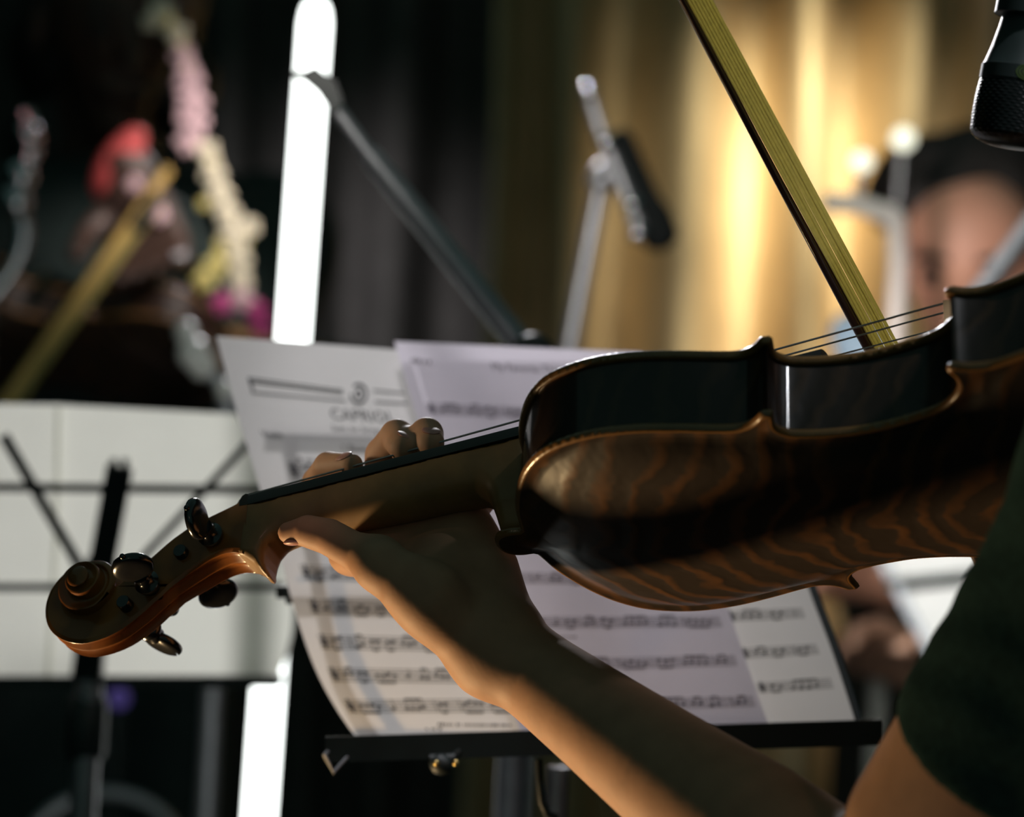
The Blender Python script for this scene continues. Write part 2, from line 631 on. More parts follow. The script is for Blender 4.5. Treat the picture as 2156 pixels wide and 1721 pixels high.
def plate(name, material, z_in, z_out, height, with_button):
    O = outline_full(with_button)
    Pn = [O]
    D = resample(O, 1.6)
    tg = np.roll(D, -1, 0) - np.roll(D, 1, 0)
    nr = np.stack([tg[:, 1], -tg[:, 0]], 1); nr /= np.linalg.norm(nr, axis=1)[:, None] + 1e-9
    if not dist_to_poly(D[:1] + nr[:1] * 0.5, O)[1][0]:
        nr = -nr
    for dd in (0.35, 0.8, 1.4, 2.0, 3.0, 4.5, 6.5, 9.0, 12.0):
        q = D[::1 if dd < 3.5 else 2] + nr[::1 if dd < 3.5 else 2] * dd
        d, ins = dist_to_poly(q, O)
        Pn.append(q[ins & (d > dd * 0.93)])
    gx, gy = np.meshgrid(np.arange(-352, 0, 4.0), np.arange(-104, 105, 4.0), indexing='ij')
    g = np.stack([gx.ravel(), gy.ravel()], 1); g[:, 1] += (np.round(g[:, 0] / 4) % 2) * 2
    d, ins = dist_to_poly(g, O)
    Pn.append(g[ins & (d > 14)])
    A = np.vstack(Pn)
    n = len(O)
    res = geometry.delaunay_2d_cdt([Vector(p) for p in A], [(i, (i + 1) % n) for i in range(n)], [], 1, 1e-4)
    v2 = np.array([[p.x, p.y] for p in res[0]]); F = [tuple(f) for f in res[2]]
    d, _ = dist_to_poly(v2, O)
    r = 1.9
    sg = 1 if z_out > z_in else -1
    T = abs(z_out - z_in); mid = (z_in + z_out) / 2
    e = np.where(d < r, np.sqrt(np.clip(1 - ((r - d) / r) ** 2, 0, 1)), 1.0)
    sm = np.clip((d - 1.5) / 5.0, 0, 1); sm = sm * sm * (3 - 2 * sm)
    body = v2[:, 0] < -1.0
    scoop = -1.1 * sm * body
    zo = mid + sg * (T / 2 * e + scoop + np.where(body, height * ARCH(v2), 0))
    zi = mid - sg * T / 2 * e
    V3 = np.vstack([np.column_stack([v2, zo]), np.column_stack([v2, zi])])
    N = len(v2)
    cnt = {}
    for f in F:
        for i in range(3):
            a, b = f[i], f[(i + 1) % 3]
            cnt[(min(a, b), max(a, b))] = cnt.get((min(a, b), max(a, b)), 0) + 1
    faces = list(F) + [tuple(i + N for i in f[::-1]) for f in F]
    for (a, b), c in cnt.items():
        if c == 1:
            faces.append((a, b, b + N, a + N))
    ob = vpart(name, V3, faces, material, sharp=70)
    ob.data.materials.append(M_EDGE)                       # lighter gold colour along the rim of the plate
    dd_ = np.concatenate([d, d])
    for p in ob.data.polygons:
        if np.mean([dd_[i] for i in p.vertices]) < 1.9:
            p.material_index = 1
    return ob


ZB0, ZB1, ZT0, ZT1 = -1.6, 2.6, 34.2, 38.2
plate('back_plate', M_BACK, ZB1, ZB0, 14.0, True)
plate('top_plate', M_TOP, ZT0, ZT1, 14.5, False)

_O = outline_full(False)


def rib(seg, start, end, sy):
    c = spline(seg, 6)
    tg = np.gradient(c, axis=0)
    nr = np.stack([tg[:, 1], -tg[:, 0]], 1); nr /= np.linalg.norm(nr, axis=1)[:, None]
    q = c + nr * 2.6
    d, ins = dist_to_poly(q, _O)
    if ins.mean() < 0.5:
        q = c - nr * 2.6
        d, ins = dist_to_poly(q, _O)
    q = q[ins & (d > 2.45)]
    if start is not None: q = np.vstack([[start], q])
    if end is not None: q = np.vstack([q, [end]])
    q = spline(q[::3] if len(q) > 12 else q, 3) if False else q
    vs, fs = [], []
    nz = 6
    for x, y in q:
        for k in range(nz + 1):
            vs.append((x, y * sy, ZB1 - 0.3 + (ZT0 - ZB1 + 0.6) * k / nz))
    for i in range(len(q) - 1):
        for k in range(nz):
            a = i * (nz + 1) + k
            fs.append((a, a + 1, a + nz + 2, a + nz + 1))
    # inner skin gives the rib its thickness
    return vpart('rib', vs, fs, M_RIB, sharp=60)


CU = (-127.0, 75.6); CL = (-209.2, 91.5)
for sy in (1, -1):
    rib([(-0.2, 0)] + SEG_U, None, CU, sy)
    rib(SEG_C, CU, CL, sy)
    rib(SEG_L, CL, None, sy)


def fbz(x):
    return 35.6 + 0.108 * (134 - x)


def fbw(x):
    return 12.0 + (134 - x) / 273 * 9.3


# neck with heel and chin, one implicit solid
def neck_mesh():
    h = 0.8
    prof = np.array([(-2, 60), (-2, 1.5), (10.5, 1.5), (11.6, 4), (13.2, 10), (15.5, 17), (18.5, 21.2), (23, 23.0), (32, 22.6), (52, 20.2), (80, 17.6),
                     (104, 15.4), (114, 14.6), (120, 13.4), (123.6, 10.5), (125.0, 7.0), (125.0, 2.5), (123.8, -1.0), (122.8, -3.8),
                     (123.6, -4.6), (126.5, -1.8), (129, 1.5), (134.2, 5.4), (137, 6.6), (137, 60)], float)
    xs = np.arange(-3, 139, h); ys = np.arange(-21, 21.1, h); zs = np.arange(-7, 52, h)
    X, Z = np.meshgrid(xs, zs, indexing='ij')
    d, ins = dist_to_poly(np.stack([X.ravel(), Z.ravel()], 1), prof)
    d2 = np.where(ins, -d, d).reshape(X.shape)
    top = Z - (np.array(fbz(X)) - 5.0)
    w = np.interp(xs, [-3, 0, 12, 30, 100, 118, 123, 134, 138], [15.5, 15.5, 14.5, 14.8, 12.4, 12.0, 11.6, 11.9, 11.9])
    wz = np.interp(zs, [-7, -4, 0, 6, 12, 40], [5.5, 6.5, 10.0, 11.5, 14, 30])     # narrow at button and chin
    W2 = np.minimum(w[:, None], wz[None, :])
    kx = np.interp(xs, [-3, 8, 20, 40, 100, 118, 126, 138], [3, 6, 13, 16, 15, 10, 4, 2.5])
    F = np.empty((len(xs), len(ys), len(zs)), np.float32)
    for j, y in enumerate(ys):
        side = abs(y) - W2
        k = kx[:, None]
        hh = np.maximum(k - np.abs(d2 - side), 0) / k
        f = np.maximum(d2, side) + hh * hh * k * 0.25
        F[:, j, :] = np.maximum(f, top)
    v, q = surface_nets(F, (xs[0], ys[0], zs[0]), h)
    return v, q


v, q = neck_mesh()
vpart('neck', v, q, M_NECK, sharp=50)

# fingerboard
vs, fs = [], []
st = np.linspace(134, -139, 40); nn = 12
for x in st:
    w = fbw(x); z = fbz(x)
    ring = [(x, -w, z - 4.8), (x, -w, z - 0.5)]
    for k in range(nn + 1):
        y = -w + 0.3 + (2 * w - 0.6) * k / nn
        ring.append((x, y, z + (math.sqrt(42 ** 2 - y * y) - math.sqrt(42 ** 2 - w * w))))
    ring += [(x, w, z - 0.5), (x, w, z - 4.8)]
    vs += ring
m = nn + 5
for i in range(len(st) - 1):
    for k in range(m):
        fs.append((i * m + k, i * m + (k + 1) % m, (i + 1) * m + (k + 1) % m, (i + 1) * m + k))
fs += [tuple(range(m))[::-1], tuple(range((len(st) - 1) * m, len(st) * m))]
vpart('fingerboard', vs, fs, M_EBONY, sharp=35)

# nut
nb = MB()
for x0, x1, hz in ((134.0, 138.0, 1.0),):
    ring = []
    for x, up in ((x0, 0.5), (x0 + 1.2, 0.9), (x0 + 2.8, 0.1), (x1, -1.8)):
        row = []
        for k in range(13):
            y = -12 + 24 * k / 12
            z = fbz(134) + (math.sqrt(42 ** 2 - y * y) - math.sqrt(42 ** 2 - 144)) + up
            row.append((x, y, z))
        ring.append(row)
    vs = [p for r in ring for p in r]
    n0 = len(vs)
    vs += [(p[0], p[1], fbz(134) - 5) for r in ring for p in r]
    fs = []
    for i in range(3):
        for k in range(12):
            a = i * 13 + k
            fs.append((a, a + 1, a + 14, a + 13)); fs.append((n0 + a, n0 + a + 13, n0 + a + 14, n0 + a + 1))
    for k in range(12):
        fs.append((k, n0 + k, n0 + k + 1, k + 1)); a = 39 + k
        fs.append((a, a + 1, n0 + a + 1, n0 + a))
    for i in range(3):
        a = i * 13; fs.append((a, a + 13, n0 + a + 13, n0 + a)); a += 12
        fs.append((a, n0 + a, n0 + a + 13, a + 13))
vpart('nut', vs, fs, M_BONE, sharp=40)

# ---- pegbox and scroll
SC0 = np.array([212.5, -0.5])


def spx(psi, r):
    a = math.radians(psi)
    return SC0[0] + r * math.sin(a), SC0[1] - r * math.cos(a)


PSI = [-83, -72, -62, -53, -34, -15, 0, 22, 45, 62, 90, 112, 135, 160, 180, 205, 230, 260, 283, 315, 360, 405, 450, 495, 540, 600, 660, 720, 765, 810, 855, 900]
RAD = [42.8, 37.2, 34.4, 32.4, 30.2, 28.9, 28.5, 27.4, 26.0, 24.2, 20.9, 18.2, 16.0, 14.4, 14.0, 14.3, 14.5, 14.7, 14.6, 13.8, 13.6, 13.6, 12.2, 10.9, 10.0, 9.4, 9.0, 8.2, 7.3, 6.4, 5.7, 5.2]
YP = [-83, 0, 90, 180, 270, 360, 450, 540, 630, 720, 810, 900]
YV = [9.0, 8.0, 8.3, 9.6, 11.6, 13.4, 15.0, 16.4, 17.8, 19.0, 20.0, 20.6]


_T = spline(np.column_stack([PSI, RAD]), 8)
def rs(p): return float(np.interp(p, _T[:, 0], _T[:, 1]))
def ys_(p): return float(np.interp(p, YP, YV))


back = [(133.5, 5.6), (138.9, 7.1), (144.8, 7.1), (151.7, 4.8), (160.7, -0.1)]
back_w = [11.8, 11.7, 11.4, 11.0, 10.2]
path, wid, prm = [], [], []
for p, w in zip(spline(np.column_stack([back, back_w]), 4)[:, :2], spline(np.column_stack([back, back_w]), 4)[:, 2]):
    path.append(tuple(p)); wid.append(float(w)); prm.append(None)
for psi in range(-83, 300, 6):
    x, z = spx(psi, rs(psi))
    path.append((x, z)); wid.append(ys_(psi)); prm.append(psi)
pa = np.array(path)
tn = np.gradient(pa, axis=0); tn /= np.linalg.norm(tn, axis=1)[:, None]
nrm = np.stack([tn[:, 1], -tn[:, 0]], 1)          # outward (down at the back)
if nrm[10] @ np.array([0, -1]) < 0: nrm = -nrm
vs, fs = [], []
prof = [(1.0, -1.9), (0.90, -0.15), (0.87, -0.05), (0.82, -0.5), (0.66, -2.3), (0.45, -2.9), (0.26, -2.2), (0.08, -0.3), (0.0, 0.05)]
prof = prof + [(-u, d) for u, d in prof[-2::-1]]
m = len(prof)
for i, (p, w) in enumerate(zip(pa, wid)):
    fl = 1.0 if i > 6 else 0.5 + 0.08 * i
    for u, d in prof:
        dd = d if abs(u) > 0.95 else d * fl
        q = p + nrm[i] * dd
        vs.append((q[0], u * w, q[1]))
for i in range(len(pa) - 1):
    for k in range(m - 1):
        fs.append((i * m + k, i * m + k + 1, (i + 1) * m + k + 1, (i + 1) * m + k))
nb_path = len([p for p in prm if p is None])
# side faces
front = [(134, 35.0), (141.6, 31.6), (149, 29), (162, 24.3), (172, 18.2), (180, 11.5), (189, 4.5), (198.0, -2.3)]
fr = resample(np.array(front + front[-2:0:-1], float), 0.3)
fr = fr[:len(fr) // 2]
s_ = np.concatenate([[0], np.cumsum(np.linalg.norm(np.diff(fr, axis=0), axis=1))])
bk = pa[:nb_path + 1]
sb = np.concatenate([[0], np.cumsum(np.linalg.norm(np.diff(bk, axis=0), axis=1))]); sb /= sb[-1]
fx = np.interp(sb, s_ / s_[-1], fr[:, 0]); fz = np.interp(sb, s_ / s_[-1], fr[:, 1])
for sy in (1, -1):
    n0 = len(vs)
    for i in range(nb_path + 1):
        b = bk[i] + nrm[i] * (-1.9)
        w = wid[i]
        wf = np.interp(sb[i], [0, 1], [12.0, 9.4])
        for t in (0, 0.33, 0.66, 0.96, 1.0):
            q = b * (1 - t) + np.array([fx[i], fz[i]]) * t
            y = w * (1 - t) + wf * t - (0.8 if t == 1.0 else 0)
            vs.append((q[0], sy * y, q[1]))
    for i in range(nb_path):
        for k in range(4):
            a = n0 + i * 5 + k
            fs.append((a, a + 1, a + 6, a + 5))
    # spiral faces
    n0 = len(vs)
    lst = list(range(-83, 905, 6))
    for psi in lst:
        r0, y0 = rs(psi) - 1.9 * max(0, min(1, (330 - psi) / 40)), ys_(psi)
        x0, z0 = spx(psi, r0)
        if psi + 360 <= 900:
            r1, y1 = rs(psi + 360), ys_(psi + 360)
        else:
            r1, y1 = max(0.05, 5.0 - (psi - 540) / 360 * 4.95), 20.6
        if psi + 360 > 900: y1 = 20.8
        ed = 0.45 if psi > 290 else 0.0
        row = []
        row.append((r0, y0 - ed))
        row.append((r0 - 0.6, y0))
        bl = max(0.0, min(1.0, (psi + 83) / 70))
        for t in (0.3, 0.6, 0.85):
            row.append((r0 - 0.6 + (r1 + 0.25 - r0 + 0.6) * t, (y0 - 1.3 * math.sin(math.pi * t * 0.75)) * bl + (9.0 + 0.4 * t) * (1 - bl)))
        row.append((r1 + 0.25, (y0 - 0.9) * bl + 9.4 * (1 - bl)))
        row.append((r1, (y0 + y1) / 2 - 0.4))
        row.append((r1, y1 - 0.45))
        for r, y in row:
            x, z = spx(psi, r)
            vs.append((x, sy * y, z))
    for i in range(len(lst) - 1):
        for k in range(7):
            a = n0 + i * 8 + k
            fs.append((a, a + 1, a + 9, a + 8))
    # eye cap
    n0 = len(vs)
    for (r, y) in ((5.3, 20.2), (4.9, 20.75), (2.5, 21.3), (0.05, 21.5)):
        for k in range(24):
            x, z = spx(k * 15, r)
            vs.append((x, sy * y, z))
    for i in range(3):
        for k in range(24):
            fs.append((n0 + i * 24 + k, n0 + i * 24 + (k + 1) % 24, n0 + (i + 1) * 24 + (k + 1) % 24, n0 + (i + 1) * 24 + k))
# front rim with the open string box
n0 = len(vs)
fro = [(1.0, 0), (0.66, 0), (0.62, -11), (-0.62, -11), (-0.66, 0), (-1.0, 0)]
for i in range(nb_path + 1):
    wf = np.interp(sb[i], [0, 1], [12.0, 9.4]) - 0.8
    j = min(i + 1, nb_path); j0 = max(i - 1, 0)
    t = np.array([fx[j] - fx[j0], fz[j] - fz[j0]]); t /= np.linalg.norm(t)
    n_ = np.array([-t[1], t[0]])
    if n_[1] < 0: n_ = -n_
    dep = np.interp(i / nb_path, [0, 0.08, 0.12, 0.5, 0.85, 0.9], [0.02, 0.02, 1, 1, 0.3, 0.02])
    for u, d in fro:
        q = np.array([fx[i], fz[i]]) + n_ * d * dep
        vs.append((q[0], u * wf, q[1]))
for i in range(nb_path):
    for k in range(5):
        a = n0 + i * 6 + k
        fs.append((a, a + 1, a + 7, a + 6))
# end wall under the nut
vs += [(134, 11.9, 35), (134, -11.9, 35), (134, -11.9, 5.6), (134, 11.9, 5.6)]
fs.append((len(vs) - 4, len(vs) - 3, len(vs) - 2, len(vs) - 1))
vpart('scroll', vs, fs, M_SCROLL, sharp=42)

# ---- pegs
PEGS = [((149.5, 15.5), 1, 88), ((179.0, -5.5), 1, -14), ((165.0, 10.0), -1, -24), ((191.0, -13.0), -1, 22)]


def peg(xz, sy, turn):
    x, z = xz
    b = MB()
    # shaft and collar along y
    sh = [(-14, 3.0), (-13.5, 3.3), (12, 4.0), (13, 5.6), (15.5, 6.0), (16.5, 5.0), (18, 3.6), (20, 3.6), (22.5, 4.2)]
    b.lathe((0, sy * -14, 0), (0, sy * 22.5, 0), [((a + 14) / 36.5, r) for a, r in sh], 20)
    # thumb piece: flat oval with hollow faces
    ca, sa = math.cos(math.radians(turn)), math.sin(math.radians(turn))
    ux, un = np.array([ca, 0, sa]), np.array([-sa, 0, ca])
    vs, fs = [], []
    n, mm_ = 28, 14
    for i in range(mm_ + 1):
        th = math.pi * i / mm_
        for k in range(n):
            ph = 2 * math.pi * k / n
            p = np.array([math.sin(th) * math.cos(ph), math.sin(th) * math.sin(ph), math.cos(th)])
            rad = math.hypot(p[0], p[1])
            th_n = 3.9 * (1 - 0.18 * (1 - rad) ** 0.5) * (1 if p[2] >= 0 else 1)
            hw = 9.8 * (1 - 0.10 * (p[1] < 0) * abs(p[1]))
            q = ux * p[0] * hw + np.array([0, sy, 0]) * (p[1] * 10.5 + 30.0) + un * math.copysign(abs(p[2]) ** 0.75, p[2]) * th_n
            vs.append(q)
    for i in range(mm_):
        for k in range(n):
            fs.append((i * n + k, i * n + (k + 1) % n, (i + 1) * n + (k + 1) % n, (i + 1) * n + k))
    b.add(vs, fs)
    b.ellipsoid((0, sy * 41.0, 0), [(1.4, 0, 0), (0, 1.5, 0), (0, 0, 1.4)], 12, 8)
    v = [(p[0] + x, p[1], p[2] + z) for p in b.v]
    return vpart('peg', v, b.f, M_PEG, sharp=50)


for p in PEGS:
    peg(*p)

# ---- strings, bridge, tailpiece, chin rest
BX = -195.0
STR = []
for i in range(4):
    yn = -8.1 + 5.4 * i
    yb = -16.8 + 11.2 * i
    zn = fbz(134) + (math.sqrt(42 ** 2 - yn * yn) - math.sqrt(42 ** 2 - 144)) + 1.6
    zb = 82.0 + (math.sqrt(42 ** 2 - yb * yb) - math.sqrt(42 ** 2 - 16.8 ** 2)) + 0.8 * i / 3
    pegi = [3, 2, 1, 0][i] if False else i
    r = (0.26, 0.38, 0.42, 0.48)[i]
    end = ((188.5, -7, -9), (165, -3, 13.5), (179, 3, -2), (149.5, 7, 18.5))[i]
    pts = [end, (139.5, yn, zn - 2.2), (135.5, yn, zn), (BX, yb, zb), (-250, yb * 0.75, 57 + zb - 82)]
    STR.append((yn, zn, yb, zb))
    b = MB().tube(pts, r, 8)
    vpart('string', b.v, b.f, M_STRING)
# bridge
br = [(-20, 50), (-21, 58), (-19, 68), (-18.6, 82.2), (-9, 86.4), (0, 87.2), (9, 86.4), (18.6, 82.8), (19, 68), (21, 58), (20, 50), (12, 50), (9, 55), (-9, 55), (-12, 50)]
b = MB()
vs = [(BX - 2.2, y, z) for y, z in br] + [(BX + 2.2, y, z) for y, z in br]
n = len(br)
fs = [tuple(range(n)), tuple(range(n, 2 * n))[::-1]] + [(k, (k + 1) % n, n + (k + 1) % n, n + k) for k in range(n)]
vpart('bridge', vs, fs, M_BRIDGE, smooth=False)
# tailpiece
vs, fs = [], []
tp = [(-246, 20.5, 62), (-262, 18, 60.5), (-300, 13, 58), (-340, 10, 54), (-354, 9.0, 52)]
for x, w, z in tp:
    for k in range(9):
        y = -w + 2 * w * k / 8
        vs.append((x, y, z + 5 * (1 - (y / w) ** 2)))
    for k in range(9):
        y = w - 2 * w * k / 8
        vs.append((x, y, z - 3 + 3 * (1 - (y / w) ** 2)))
for i in range(len(tp) - 1):
    for k in range(18):
        fs.append((i * 18 + k, i * 18 + (k + 1) % 18, (i + 1) * 18 + (k + 1) % 18, (i + 1) * 18 + k))
fs += [tuple(range(18))[::-1], tuple(range((len(tp) - 1) * 18, len(tp) * 18))]
vpart('tailpiece', vs, fs, M_EBONY)
# chin rest cup
b = MB()
vs, fs = [], []
for i in range(9):
    t = i / 8
    for k in range(32):
        a = 2 * math.pi * k / 32
        vs.append((-318 + 36 * t * math.cos(a), 52 + 50 * t * math.sin(a), 54 + 10 * t ** 3 + 4 * t * math.sin(a)))
n0 = len(vs)
vs += [(p[0], p[1], p[2] - 5 if i >= 32 else p[2] - 5) for i, p in enumerate(list(vs))]
for i in range(8):
    for k in range(32):
        a = (i * 32 + k, i * 32 + (k + 1) % 32, (i + 1) * 32 + (k + 1) % 32, (i + 1) * 32 + k)
        fs.append(a); fs.append(tuple(n0 + q for q in a[::-1]))
for k in range(32):
    a, c = 8 * 32 + k, 8 * 32 + (k + 1) % 32
    fs.append((a, c, n0 + c, n0 + a))
vpart('chin_rest', vs, fs, M_EBONY)


def head_sdf(S, c, face, up, s=1.0):
    """skull, jaw, brow, nose, ears, lips; eyes sunk"""
    f = np.array(face, float); f /= np.linalg.norm(f)
    u = np.array(up, float); u -= f * (u @ f); u /= np.linalg.norm(u)
    r = np.cross(f, u)
    c = np.array(c, float)
    S.cone(c + u * 0.03 * s - f * 0.025 * s, c + u * 0.03 * s + f * 0.02 * s, 0.078 * s, 0.074 * s, k=0.02)
    S.cone(c + f * 0.035 * s - u * 0.02 * s, c + f * 0.055 * s - u * 0.088 * s, 0.058 * s, 0.030 * s, k=0.03)
    S.cone(c + f * 0.092 * s + u * 0.018 * s, c + f * 0.108 * s - u * 0.022 * s, 0.007 * s, 0.012 * s, k=0.012)
    for sg in (1, -1):
        S.cone(c + f * 0.098 * s + r * sg * 0.033 * s + u * 0.010 * s, c + f * 0.092 * s + r * sg * 0.033 * s + u * 0.010 * s, 0.013 * s, 0.013 * s, k=0.006, carve=True)
        S.cone(c + f * 0.080 * s + r * sg * 0.033 * s + u * 0.010 * s, c + f * 0.082 * s + r * sg * 0.033 * s + u * 0.010 * s, 0.011 * s, 0.011 * s, k=0.002)
        S.cone(c + r * sg * 0.078 * s + u * 0.01 * s, c + r * sg * 0.080 * s - u * 0.025 * s, 0.012 * s, 0.009 * s, k=0.006)
    S.cone(c + f * 0.088 * s + r * 0.02 * s - u * 0.052 * s, c + f * 0.088 * s - r * 0.02 * s - u * 0.052 * s, 0.009 * s, 0.009 * s, k=0.006)
    return f, u, r


def hand_sdf(S, c, ax, pn, s=1.0, curl=0.6):
    """palm, four fingers and a thumb; ax: finger direction, pn: palm normal"""
    ax = np.array(ax, float); ax /= np.linalg.norm(ax)
    pn = np.array(pn, float); pn -= ax * (pn @ ax); pn /= np.linalg.norm(pn)
    sd = np.cross(ax, pn)
    c = np.array(c, float)
    for k in range(4):
        o = sd * (k - 1.5) * 0.019 * s
        S.cone(c - ax * 0.045 * s + o * 0.6, c + ax * 0.030 * s + o, 0.014 * s, 0.011 * s, k=0.01)
        ln = (0.070, 0.080, 0.074, 0.058)[k] * s
        p0 = c + ax * 0.035 * s + o
        p1 = p0 + (ax * math.cos(curl) + pn * math.sin(curl)) * ln * 0.5
        p2 = p1 + (ax * math.cos(2.2 * curl) + pn * math.sin(2.2 * curl)) * ln * 0.45
        S.chain([p0, p1, p2], [0.0105 * s, 0.009 * s, 0.0075 * s], k=0.004)
    q = c - ax * 0.02 * s + sd * 0.03 * s
    S.chain([q, q + (ax * 0.5 + sd * 0.5 + pn * 0.5) * 0.04 * s, q + (ax * 0.9 + sd * 0.5 + pn * 0.9) * 0.058 * s], [0.014 * s, 0.011 * s, 0.009 * s], k=0.006)




# ------------------------------------------------------------------ the violinist: left hand, forearm, upper arm, shirt
M_SKIN = mat('skin', (0.40, 0.22, 0.135), 0.62, vary=0.10, scale=70, bump=0.2, spec=0.35, sss=0.12)
M_NAIL = mat('finger_nail', (0.42, 0.20, 0.17), 0.45, vary=0.06, scale=60)
M_SHIRT = mat('black_cotton', (0.011, 0.030, 0.029), 0.9, vary=0.25, scale=300, bump=0.3, spec=0.04)
M_HAIR = mat('dark_hair', (0.010, 0.008, 0.007), 0.5, vary=0.4, scale=120, bump=0.5)

violinist = empty('person', P(2500, 3400, 1.06), 'person in a black short sleeved shirt holding the near violin, arm bent', 'person')


def D(px, py, mm): return P(px, py, mm / 1000)


lo = np.array([D(560, 1300, 1300)[0], 0.98, D(1880, 2330, 1120)[2]])
hi = np.array([D(2760, 1000, 1010)[0], 1.385, D(800, 820, 1350)[2]])
body = SDF(lo, hi, 0.00115)
m = 0.001
# forearm and upper arm
fa = [(1055, 1367, 1260), (1148, 1436, 1248), (1245, 1508, 1228), (1411, 1632, 1194), (1580, 1756, 1162), (1880, 1990, 1122)]
fr_ = [19.6, 20.6, 22.8, 26.9, 31.0, 36.0]
body.chain([D(*p) for p in fa], [r * m for r in fr_], k=0.012)
ua = [(1880, 1990, 1122), (2020, 1772, 1104), (2210, 1476, 1078), (2420, 1150, 1052)]
body.chain([D(*p) for p in ua], [v * m for v in (36, 45.5, 46, 48)], k=0.010)
# wrist and heel of the hand
wr = D(1040, 1345, 1262)
body.chain([D(1055, 1367, 1260), D(1068, 1318, 1268), D(1048, 1262, 1276), D(1030, 1200, 1285), D(1000, 1140, 1299), LV(41, -25, 33)],
           [v * m for v in (19.5, 13.5, 13.6, 13.6, 12.0, 9.5)], k=0.010)
body.chain([D(1030, 1372, 1258), D(962, 1322, 1254), D(905, 1268, 1250), D(852, 1226, 1251), D(800, 1193, 1256)],
           [v * m for v in (18.5, 14.5, 14.0, 12.6, 10.6)], k=0.010)
for mc, r0 in (((94, -24, 33), 12), ((84, -28, 34), 13), ((62, -28, 34), 13)):
    body.chain([wr, (np.array(wr) + LV(*mc)) / 2, LV(*mc)], [14 * m, r0 * m, 9.5 * m], k=0.012)
body.chain([D(905, 1262, 1258), D(930, 1190, 1288)], [13 * m, 11 * m], k=0.016)
body.cone(D(800, 1170, 1270), LV(95, -20, 16), 9 * m, 9 * m, k=0.012)
body.chain([LV(92, -24, 22), LV(62, -22, 20), LV(40, -20, 20)], [9 * m, 10 * m, 9 * m], k=0.012)      # web between thumb and index finger
# thumb
body.chain([D(800, 1193, 1256), D(764, 1171, 1266), D(693, 1131, 1277), D(648, 1119, 1282), D(608, 1122, 1286)],
           [v * m for v in (10.6, 8.6, 8.3, 7.4, 5.0)], k=0.006)
# fingers: knuckle, middle joint, end joint, tip (violin mm)
FING = [
    ([(94, -24, 35), (111, -16, 54), (101, -3, 54), (86, 6, 48)], (9.5, 8.4, 7.4, 5.6)),
    ([(84, -28, 36), (79, -15, 64), (68, -3, 66), (60.5, 7.5, 52.5)], (9.8, 8.8, 7.8, 6.4)),
    ([(62, -28, 35), (60, -15, 62), (52, 0, 63), (46.5, 8, 52.5)], (9.4, 8.2, 7.6, 6.4)),
    ([(41, -25, 33), (31, -33, 50), (24, -20, 57), (20.5, -9, 53)], (8.8, 7.4, 6.2, 5.0)),
]
for pts, rad in FING:
    q = [LV(*p) for p in pts]
    body.chain(q, [r * m for r in rad], k=0.004, kin=0.0012)
arm = body.build('arm_skin', M_SKIN, violinist)


def nail(c, ux, uy, un, a, b_, t):
    b = MB().ellipsoid(c, [np.array(ux) * a, np.array(uy) * b_, np.array(un) * t], 16, 10)
    return b.build('finger_nail', M_NAIL, arm)


for (pts, rad), on in zip(FING, (1, 1, 1, 0)):
    if not on: continue
    a, b_ = LV(*pts[2]), LV(*pts[3])
    ax = (b_ - a) / np.linalg.norm(b_ - a)
    prv = LV(*pts[1])
    u = (a - prv) / np.linalg.norm(a - prv)
    nn_ = u - ax * (u @ ax); nn_ /= np.linalg.norm(nn_)
    sd = np.cross(ax, nn_)
    r = rad[3] * m
    nail(a * 0.12 + b_ * 0.88 + nn_ * r * 0.90, sd, ax, nn_, r * 0.70, 5.0 * m, 0.9 * m)
t0, t1 = D(648, 1119, 1282), D(608, 1122, 1286)
ax = (t1 - t0) / np.linalg.norm(t1 - t0)
nail(t0 * 0.35 + t1 * 0.65 + RD * 4.4 * m - RF * 1.5 * m, np.cross(ax, RD), ax, RD, 4.6 * m, 5.6 * m, 1.6 * m)

# short sleeve and the shoulder of the shirt
S_ = [D(*p) for p in ua]
axs = (S_[3] - S_[1]) / np.linalg.norm(S_[3] - S_[1])
hem_c = D(2122, 1604, 1089)
sh = SDF(np.array([D(1850, 1500, 1090)[0], 0.84, D(2300, 1830, 1090)[2]]), np.array([D(3300, 600, 1050)[0], 1.33, D(2500, 640, 1050)[2]]), 0.0026)
c = [hem_c - axs * 0.03, hem_c + axs * 0.06, D(2420, 1150, 1052), D(2560, 930, 1040)]
sh.chain(c, [0.0475, 0.0505, 0.053, 0.060], k=0.02)
sh.chain([D(2560, 960, 1040), D(2900, 900, 1080), D(3150, 980, 1120)], [0.062, 0.07, 0.08], k=0.03)
sh.chain([D(2640, 1150, 1050), D(2780, 1500, 1060), D(2900, 1900, 1080)], [0.07, 0.10, 0.12], k=0.03)
sl, X = sh.block(sh.lo, sh.lo + np.array(sh.F.shape) * sh.h)
wob = 0.0008 * np.sin(X[..., 0] * 210 + X[..., 2] * 130 + 2 * np.sin(X[..., 1] * 60)) * np.sin(X[..., 2] * 90 + 1.3)
cut = -((X - hem_c) @ axs) - 0.004 + wob
sh.F[sl] = smax(sh.F[sl] + wob, cut.astype(np.float32), 0.002)
shirt = sh.build('shirt', M_SHIRT, violinist)
shirt['label'] = 'black short sleeved shirt'
